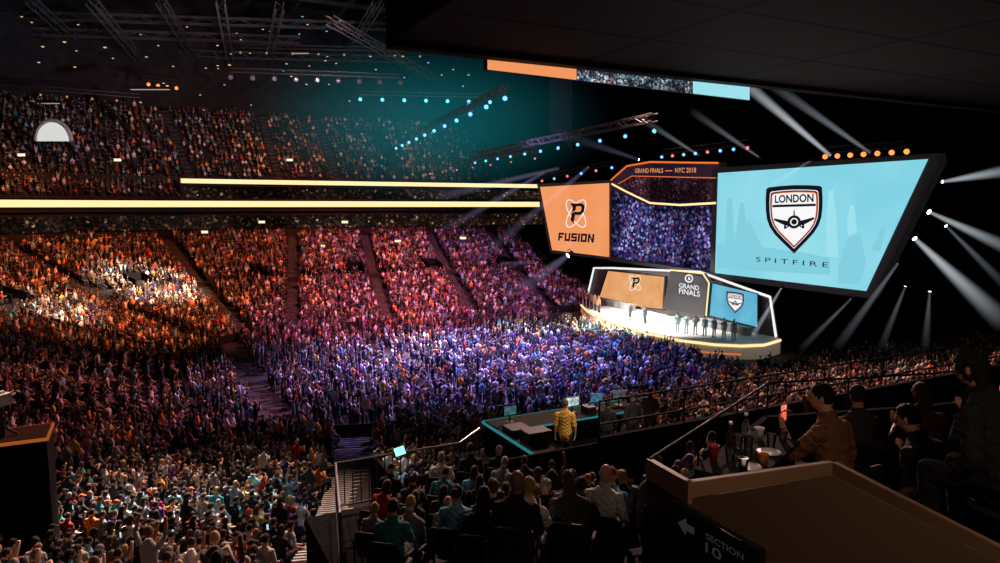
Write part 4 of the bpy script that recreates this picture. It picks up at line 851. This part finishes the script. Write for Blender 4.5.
for k, (u_, v_) in enumerate(((-.02, .16), (.3, .14))):
    x, y = tx+u_*ca-v_*sa, ty+u_*sa+v_*ca; r_ = empty('bottle', (x, y, zt), ('dark glass bottle at the back of the balcony drinks table', 'pale water bottle at the back of the balcony drinks table')[k], 'bottle', 'bottles on the balcony table')
    q = MB(); q.lathe([(.03, 0), (.034, .01), (.034, .13), (.014, .19), (.013, .23)], (x, y, zt), 14); q.build('body', (mat('bottle_brown', (.03, .012, .004), .2, noise=.1), M['glass'])[k], r_, True); q = MB(); q.lathe([(.015, .225), (.015, .245), (.005, .247)], (x, y, zt), 12); q.build('bottle_cap', M['white'], r_)
# ------------------------------------------------------------------ guard wall, production platform, railings, tower
b = MB(); b.box((22, 10.6, 8.4), (29, .12, 2.5)); struct(b.build('wall_guard', M['blackcloth']))
root = empty('guard_rail', (22, 10.6, 9.6), 'long black rail running right above the near stand', 'railing')
for z in (9.9, 10.35): b = MB(); b.tube([(7.5, 10.6, z), (36.5, 10.6, z)], .022, 8); b.build('rail', M['black'], root)
for k in range(15): b = MB(); b.tube([(7.5+k*29/14, 10.6, 9.6), (7.5+k*29/14, 10.6, 10.35)], .02, 6); b.build('post', M['black'], root)
DX = 1.0; px0, px1, py0, py1, zp = 8.0, 14.4, 14.3, 18.7, 6.6
b = MB(); b.box(((px0+px1)/2, (py0+py1)/2, zp-2), (px1-px0, py1-py0, 4)); struct(b.build('platform', M['blackcloth']))
root = empty('production_desk', (10.4+DX, 18, zp), 'black production desk with thin teal lit edge on the platform', 'desk')
b = MB(); b.box((10.4+DX, 17.9, zp+.95), (5.0, 1.1, .06)); b.box((8.25+DX, 16.4, zp+.95), (.9, 2.2, .06)); b.build('top', M['tableblk'], root)
b = MB(); b.box((10.4+DX, 18.42, zp+.45), (5.0, .05, .95)); b.box((7.86+DX, 16.7, zp+.45), (.05, 3.4, .95)); b.build('front_panel', M['blackcloth'], root)
b = MB(); b.box((10.4+DX, 18.47, zp+.95), (5.1, .04, .07)); b.box((7.8+DX, 16.7, zp+.95), (.04, 3.5, .07)); b.box((10.4+DX, 17.33, zp+.95), (5.0, .03, .05)); b.build('edge_light', M['teal_e'], root)
b = MB(); b.box((9.6, 14.3, zp+.25), (9.4, .08, 2.3)); b.box((4.95, 15.6, zp+.1), (.08, 2.7, 2.0)); o = b.build('platform_screen_wall', M['blackcloth'], None); tag(o, 'long low black cloth wall along the back of the production platform', 'partition')
def monitor(x, y, z, rz, m, label, w=.6):
    r = empty('monitor', (x, y, z), label, 'monitor', 'monitors on the production desk', rz); Mx = Matrix.Rotation(rz, 3, 'Z'); c = V3((x, y, z))
    q = MB(); q.box(c+V3((0, 0, .35)), (w, .05, w*.6), rz); q.build('case', M['black'], r)
    q = MB(); q.box(c+V3((0, 0, .35))+Mx @ V3((0, -.03, 0)), (w*.93, .01, w*.53), rz); q.build('screen', m, r)
    q = MB(); q.tube([c+V3((0, 0, .01)), c+V3((0, 0, .2))], .025, 8); q.lathe([(.14, 0), (.13, .015), (.03, .02)], c, 14); q.build('stand', M['black'], r)
monitor(9.5, 18.0, zp+.98, .1, emat('monitor_dim', (.05, .16, .18), 1, (.02, .05, .06), 6), 'dim teal monitor at left of the production desk', .45); monitor(11.7, 18.0, zp+.98, 0, emat('monitor_bright', (.7, .8, .75), 1, (.2, .3, .35), 8), 'bright white monitor on the production desk', .5); monitor(12.6, 18.0, zp+.98, -.2, emat('monitor_blue', (.05, .2, .3), 1, (.02, .06, .1), 6), 'blue monitor right of the bright monitor', .45); monitor(13.5, 18.0, zp+.98, -.3, emat('monitor_grey', (.12, .14, .14), 1, (.03, .04, .04), 6), 'grey monitor at far right of the production desk', .45)
for k, (x, y, sx, sy, sz) in enumerate([(9.3, 16.1, .7, .5, .35), (9.2, 17.0, .6, .6, .2), (12.15, 17.75, .3, .4, .22), (8.6, 14.9, .8, .6, .9)]):
    z = zp+.98 if k < 3 else zp
    r = empty('equipment_case', (x, y, z), ('black equipment case on the left arm of the production desk', 'flat mixing console on the desk corner', 'small black rack box between monitors', 'tall flight case standing on the platform floor')[k], 'case', 'equipment on the production platform')
    q = MB(); q.box((x, y, z+sz/2), (sx, sy, sz)); q.build('body', M['black'], r); q = MB(); q.box((x, y, z+sz-.02), (sx+.02, sy+.02, .025)); q.build('trim', M['metal'], r)
for k, (v, x, y, o, sk, sh, sl, hk, hcl, sc, lab) in enumerate([('standing', 10.3, 16.2, .1, 3, (.85, .5, .1), 'short', 'short', (.22, .12, .06), 1.12, 'person in yellow-orange shirt standing at the production desk'), ('standing', 11.9, 16.4, 0, 2, (.03, .03, .03), 'long', 'short', (.05, .03, .02), .97, 'crew member in black standing right of the yellow-shirted person'), ('standing', 12.9, 16.5, .4, 1, (.05, .05, .06), 'long', 'cap', (.02, .02, .03), 1, 'crew member in dark cap near right end of the production desk'), ('standing', 13.8, 16.8, -.2, 3, (.1, .09, .09), 'short', 'short', (.05, .03, .02), 1, 'crew member in grey shirt at far right of the production desk')]):
    person(v, (x, y, zp), face(x, y, o), SKINS[sk], sh, sl, (.02, .02, .03), hk, hcl, lab, None, sc, True)
def railing(P, z0s, label, nb=9, h=1.05):
    r = empty('stair_railing', (P[0][0], P[0][1], z0s[0]), label, 'railing', 'black railings by the near stairs')
    tops = [V3((p[0], p[1], z+h)) for p, z in zip(P, z0s)]
    for hh in (0, -.9): q = MB(); q.tube([t+V3((0, 0, hh)) for t in tops], .025, 8); q.build('rail', M['steel'], r)
    for a, b_ in zip(tops[:-1], tops[1:]):
        for k in range(nb+1):
            p = a.lerp(b_, k/nb); q = MB(); q.tube([p, p-V3((0, 0, h if k in (0, nb) else .9))], .022 if k in (0, nb) else .012, 6); q.build('post' if k in (0, nb) else 'baluster', M['metal'], r)
def zst(x, y):
    if x >= 14: return zrow(int((Y0-y)/RD), 'near', 0)
    d = math.hypot(x-14, y-52)-RC; t = (270-math.degrees(math.atan2(y-52, x-14)) % 360)/90; return zrow(int(d/RD), 'nl', t)
A_, B_, C_ = (3.2, 13.5), (5.9, 13.5), (6.7, 14.2); ZL = 7.85
railing([A_, B_], [ZL, ZL], 'black barred railing across the top of the near stairs', 16)
railing([B_, C_], [ZL, ZL], 'short black railing returning beside the near stairs', 8)
railing([A_, (4.3, 18.0)], [ZL, zst(4.3, 18.0)], 'sloping black railing down the left side of near stairs', 14)
railing([(2.7, 11.2), A_], [ZL, ZL], 'black barred railing along the left side of the landing', 12)
b = MB(); b.box((4.75, 12.25, ZL-1.2), (4.3, 2.7, 2.4)); struct(b.build('landing', M['blackcloth']))
p = V3((4.5, 13.4, ZL+1.12)); r_ = empty('tablet', p, 'cyan lit tablet leaning on the near stair railing', 'tablet', None, .4)
Mx = Matrix.Rotation(.4, 3, 'Z') @ Matrix.Rotation(-.5, 3, 'X'); b = MB(); b.box(p, (.3, .02, .2), 0, Mx); b.build('case', M['black'], r_); b = MB(); b.box(p+Mx @ V3((0, -.012, 0)), (.27, .005, .17), 0, Mx); b.build('screen', emat('tablet_glow', (.3, .9, .8), 1.5), r_)
for ri, (yy_, xs) in enumerate(((12.55, [4.0, 5.1, 5.75, 6.35]), (11.75, [3.5, 4.15, 4.75, 5.4, 6.0, 6.55]), (11.0, [3.2, 3.85, 4.5, 5.15, 5.8, 6.4]))):
    for k, x in enumerate(xs):
        y = yy_+R.uniform(-.08, .08); v = R.choice(['seated', 'seated', 'clapping', 'leaning']); sh = wch(SHIRTS); hr = wch(HAIRC); hk = R.choice(['short', 'short', 'long', 'cap', 'bun'])
        person(v, (x, y, ZL), face(x, y, R.gauss(0, .15)), R.choice(SKINS), sh[1], 'short', (.02, .02, .03), hk, hr[1], '%s person in %s top, stair landing %s row from railing, %s from left' % (v, sh[0], ordn(ri+1), ordn(k+1)), 'people on the stair landing', R.uniform(.86, .96))
        seat((x, y, ZL), face(x, y), 'black chair on the stair landing, %s row from railing, %s from left' % (ordn(ri+1), ordn(k+1)), 'chairs on the stair landing')
tp = hd(22, 440, 18); tx, ty = tp.x-.1, tp.y+.3; ztw = 8.1
root = empty('camera_tower', (tx, ty, 2.5), 'black draped camera tower with orange lit rim at left edge', 'tower')
b = MB(); b.box((tx, ty, ztw-3.5), (1.35, 1.35, 7)); b.build('drape', M['blackcloth'], root)
b = MB()
for s in (-1, 1): b.box((tx, ty+s*.69, ztw-.03), (1.44, .05, .08)); b.box((tx+s*.69, ty, ztw-.03), (.05, 1.44, .08))
b.build('rim', emat('orange_rim', (.8, .2, .03), .4), root)
b = MB(); b.box((tx, ty, ztw), (1.3, 1.3, .04)); b.build('deck', mat('tower_deck', (.02, .006, .003), .95, noise=.2, spec=.02), root)
c = V3((tx-.35, ty-.1, ztw+.02)); root = empty('video_camera', c, 'pale video camera on pedestal atop the left camera tower', 'camera')
b = MB(); b.tube([c, c+V3((0, 0, .75))], [.09, .06], 10)
for k in range(3): b.tube([c+V3((0, 0, .3)), c+V3((.35*math.cos(k*2.1), .35*math.sin(k*2.1), 0))], .025, 6)
b.build('pedestal', M['metal'], root)
Mx = Matrix.Rotation(-.6, 3, 'Z'); b = MB(); b.box(c+V3((0, 0, .95)), (.26, .55, .3), 0, Mx); b.box(c+V3((0, 0, 1.13)), (.08, .3, .08), 0, Mx); b.build('body', M['white'], root)
b = MB(); d = Mx @ V3((0, 1, 0)); q0 = c+V3((0, 0, .95)); b.tube([q0+d*.27, q0+d*.5, q0+d*.52, q0+d*.6], [.08, .085, .11, .12], 14); b.build('lens', M['black'], root)
P = hd(53, 141, 90); root = empty('vomitory_portal', P, 'bright white domed opening in the upper left deck', 'opening')
rt = (CM @ V3((1, 0, 0))); fw = V3((math.sin(YAW), math.cos(YAW), 0)); b = MB(); ar = [P+rt*2.3*math.cos(PI*k/14)+V3((0, 0, 2.6*math.sin(PI*k/14))) for k in range(15)]; b.poly(ar, fw*.3); b.build('glow_panel', emat('portal_glow', srgb(225, 225, 222), .9), root)
b = MB(); b.tube([p+fw*.1 for p in ar], .25, 6); b.build('frame', M['white'], root)
for k, (px, py, D) in enumerate([(120, 262, 88), (262, 222, 105), (322, 246, 104), (398, 241, 106), (463, 238, 108), (22, 155, 88), (118, 160, 94), (205, 232, 100), (290, 160, 108), (345, 222, 106), (60, 285, 76)]):
    P = hd(px, py, D); root = empty('wall_lamp', P, 'small warm white lamp among the far stand, ' + ('beside the bright left crowd', 'high over the left aisle', 'left of the pink crowd', 'above the pink crowd middle', 'nearest the orange screen', 'leftmost in the upper deck', 'by the upper deck stair wall', 'under the lower ribbon board at left', 'in the upper deck middle', 'just under the ribbon board middle', 'lowest at far left')[k], 'lamp', 'small lamps in the far stand')
    b = MB(); b.box(P, (1.1, .2, .5), -YAW); b.build('housing', M['black'], root); b = MB(); b.box(P-fw*.12, (.95, .05, .36), -YAW); b.build('diffuser', emat('lamp_warm', (1, .8, .55), 1.2), root)
# ------------------------------------------------------------------ lights
w = bpy.data.worlds.new('world'); SC.world = w; w.use_nodes = True; w.node_tree.nodes['Background'].inputs[0].default_value = (.42, .32, .5, 1); w.node_tree.nodes['Background'].inputs[1].default_value = .010
def spot(name, loc, tgt, P, col, ang, blend=.6, r=.6):
    l = bpy.data.lights.new(name, 'SPOT'); l.energy = P; l.color = col; l.spot_size = rad(ang); l.spot_blend = blend; l.shadow_soft_size = r
    o = bpy.data.objects.new(name, l); COL.objects.link(o); o.location = loc; o.rotation_euler = (V3(tgt)-V3(loc)).to_track_quat('-Z', 'Y').to_euler(); return o
spot('warm_left', (25, 55, 34), (-8, 90, 4), 175000, (1, .23, .08), 50, 1)
spot('cream_pool', (20, 60, 34), (0, 92, 4), 600000, (1, .76, .58), 17, 1)
spot('cream_pool', (10, 60, 34), (-9, 80, 4), 180000, (1, .74, .55), 18, 1)
spot('pink_far', (35, 50, 36), (27, 96, 3), 210000, (1, .2, .12), 46, 1)
spot('violet_far', (40, 45, 34), (40, 90, 3), 120000, (.75, .24, .7), 48, 1)
spot('magenta_mid', (25, 45, 36), (22, 74, 0), 130000, (1, .24, .5), 40, 1)
spot('blue_floor', (24, 58, 36), (27, 52, 0), 330000, (.28, .25, 1), 54, 1)
spot('violet_floor', (40, 60, 30), (23, 54, 0), 300000, (.6, .38, 1), 54, 1)
spot('violet_pool', (38, 58, 32), (22, 60, 0), 380000, (.72, .62, 1), 20, 1)
spot('violet_pool', (40, 55, 32), (35, 64, 0), 200000, (.7, .7, 1), 20, 1)
spot('red_gap', (20, 55, 30), (-2, 50, 3), 40000, (1, .3, .3), 48, 1)
spot('white_left', (8, 44, 30), (-2, 22, 4), 90000, (1, .58, .45), 54, 1)
spot('white_pool', (10, 47, 30), (0, 25, 4), 330000, (1, .88, .78), 15, 1)
spot('near_dim', (26, 34, 26), (6, 9, 8), 50000, (1, .62, .55), 46, .9)
spot('right_near', (35, 45, 28), (34, 20, 4), 70000, (1, .5, .42), 75, .9)
spot('stage_white', (38, 58, 26), (49, 60, 1), 105000, (1, .95, .9), 46, .7)
spot('stage_front', (28, 60, 9), (49, 62, 3), 60000, (1, .95, .9), 44, .8)  # added low front fill so the players are not silhouettes
spot('upper_orange', (20, 60, 40), (12, 112, 24), 40000, (1, .21, .05), 50, .9)
spot('upper_left', (10, 60, 36), (-24, 100, 20), 20000, (1, .25, .07), 40, .9)
spot('upper_patch', (10, 70, 38), (-14, 104, 19), 45000, (1, .42, .2), 14, 1)
spot('upper_patch', (25, 70, 38), (18, 117, 22), 36000, (1, .3, .1), 18, 1)
spot('upper_mid', (40, 60, 38), (36, 116, 23), 42000, (1, .24, .07), 40, .9)
spot('upper_teal', (40, 70, 38), (42, 118, 26), 14000, (.1, .6, .7), 36, .9)
spot('balcony_warm', (2.6, .3, 14.7), (3.9, 2.8, 11.6), 120, (1, .68, .48), 90, .9, .2)  # added warm fill for the ledge and portal panel, no fixture there
spot('balcony_people', (6.5, 9.5, 15.5), (5.6, 3.7, 11.8), 65, (1, .5, .35), 45, .9, .2)
spot('balcony_table', (3.8, 5.5, 14.6), (4.35, 4.0, 12.0), 50, (1, .75, .6), 30, .9, .1)  # added fill to lift the drinks table out of the dark
spot('soffit_fill', (14, 14, 11), (14, 5, 17), 420, (1, .85, .8), 130, 1, 1)
spot('desk_fill', (11, 13, 13), (11.4, 16.6, 7.4), 1100, (1, .78, .55), 42, .9, .3)  # added warm fill on the desk crew, not an actual work lamp
spot('stair_teal', (5.5, 21, 13), (5.6, 22, 4), 900, (.35, .85, .9), 60, .9, .3)
spot('landing_fill', (3, 16, 12.5), (4.6, 12.6, 8), 150, (1, .85, .8), 45, .9, .2)  # added fill to show the landing and railings, no real lamp there
spot('roof_wash', (20, 70, 20), (5, 110, 46), 45000, (.75, .7, .85), 90, 1, 1)  # added uplight so the roof trusses show, no fixture below
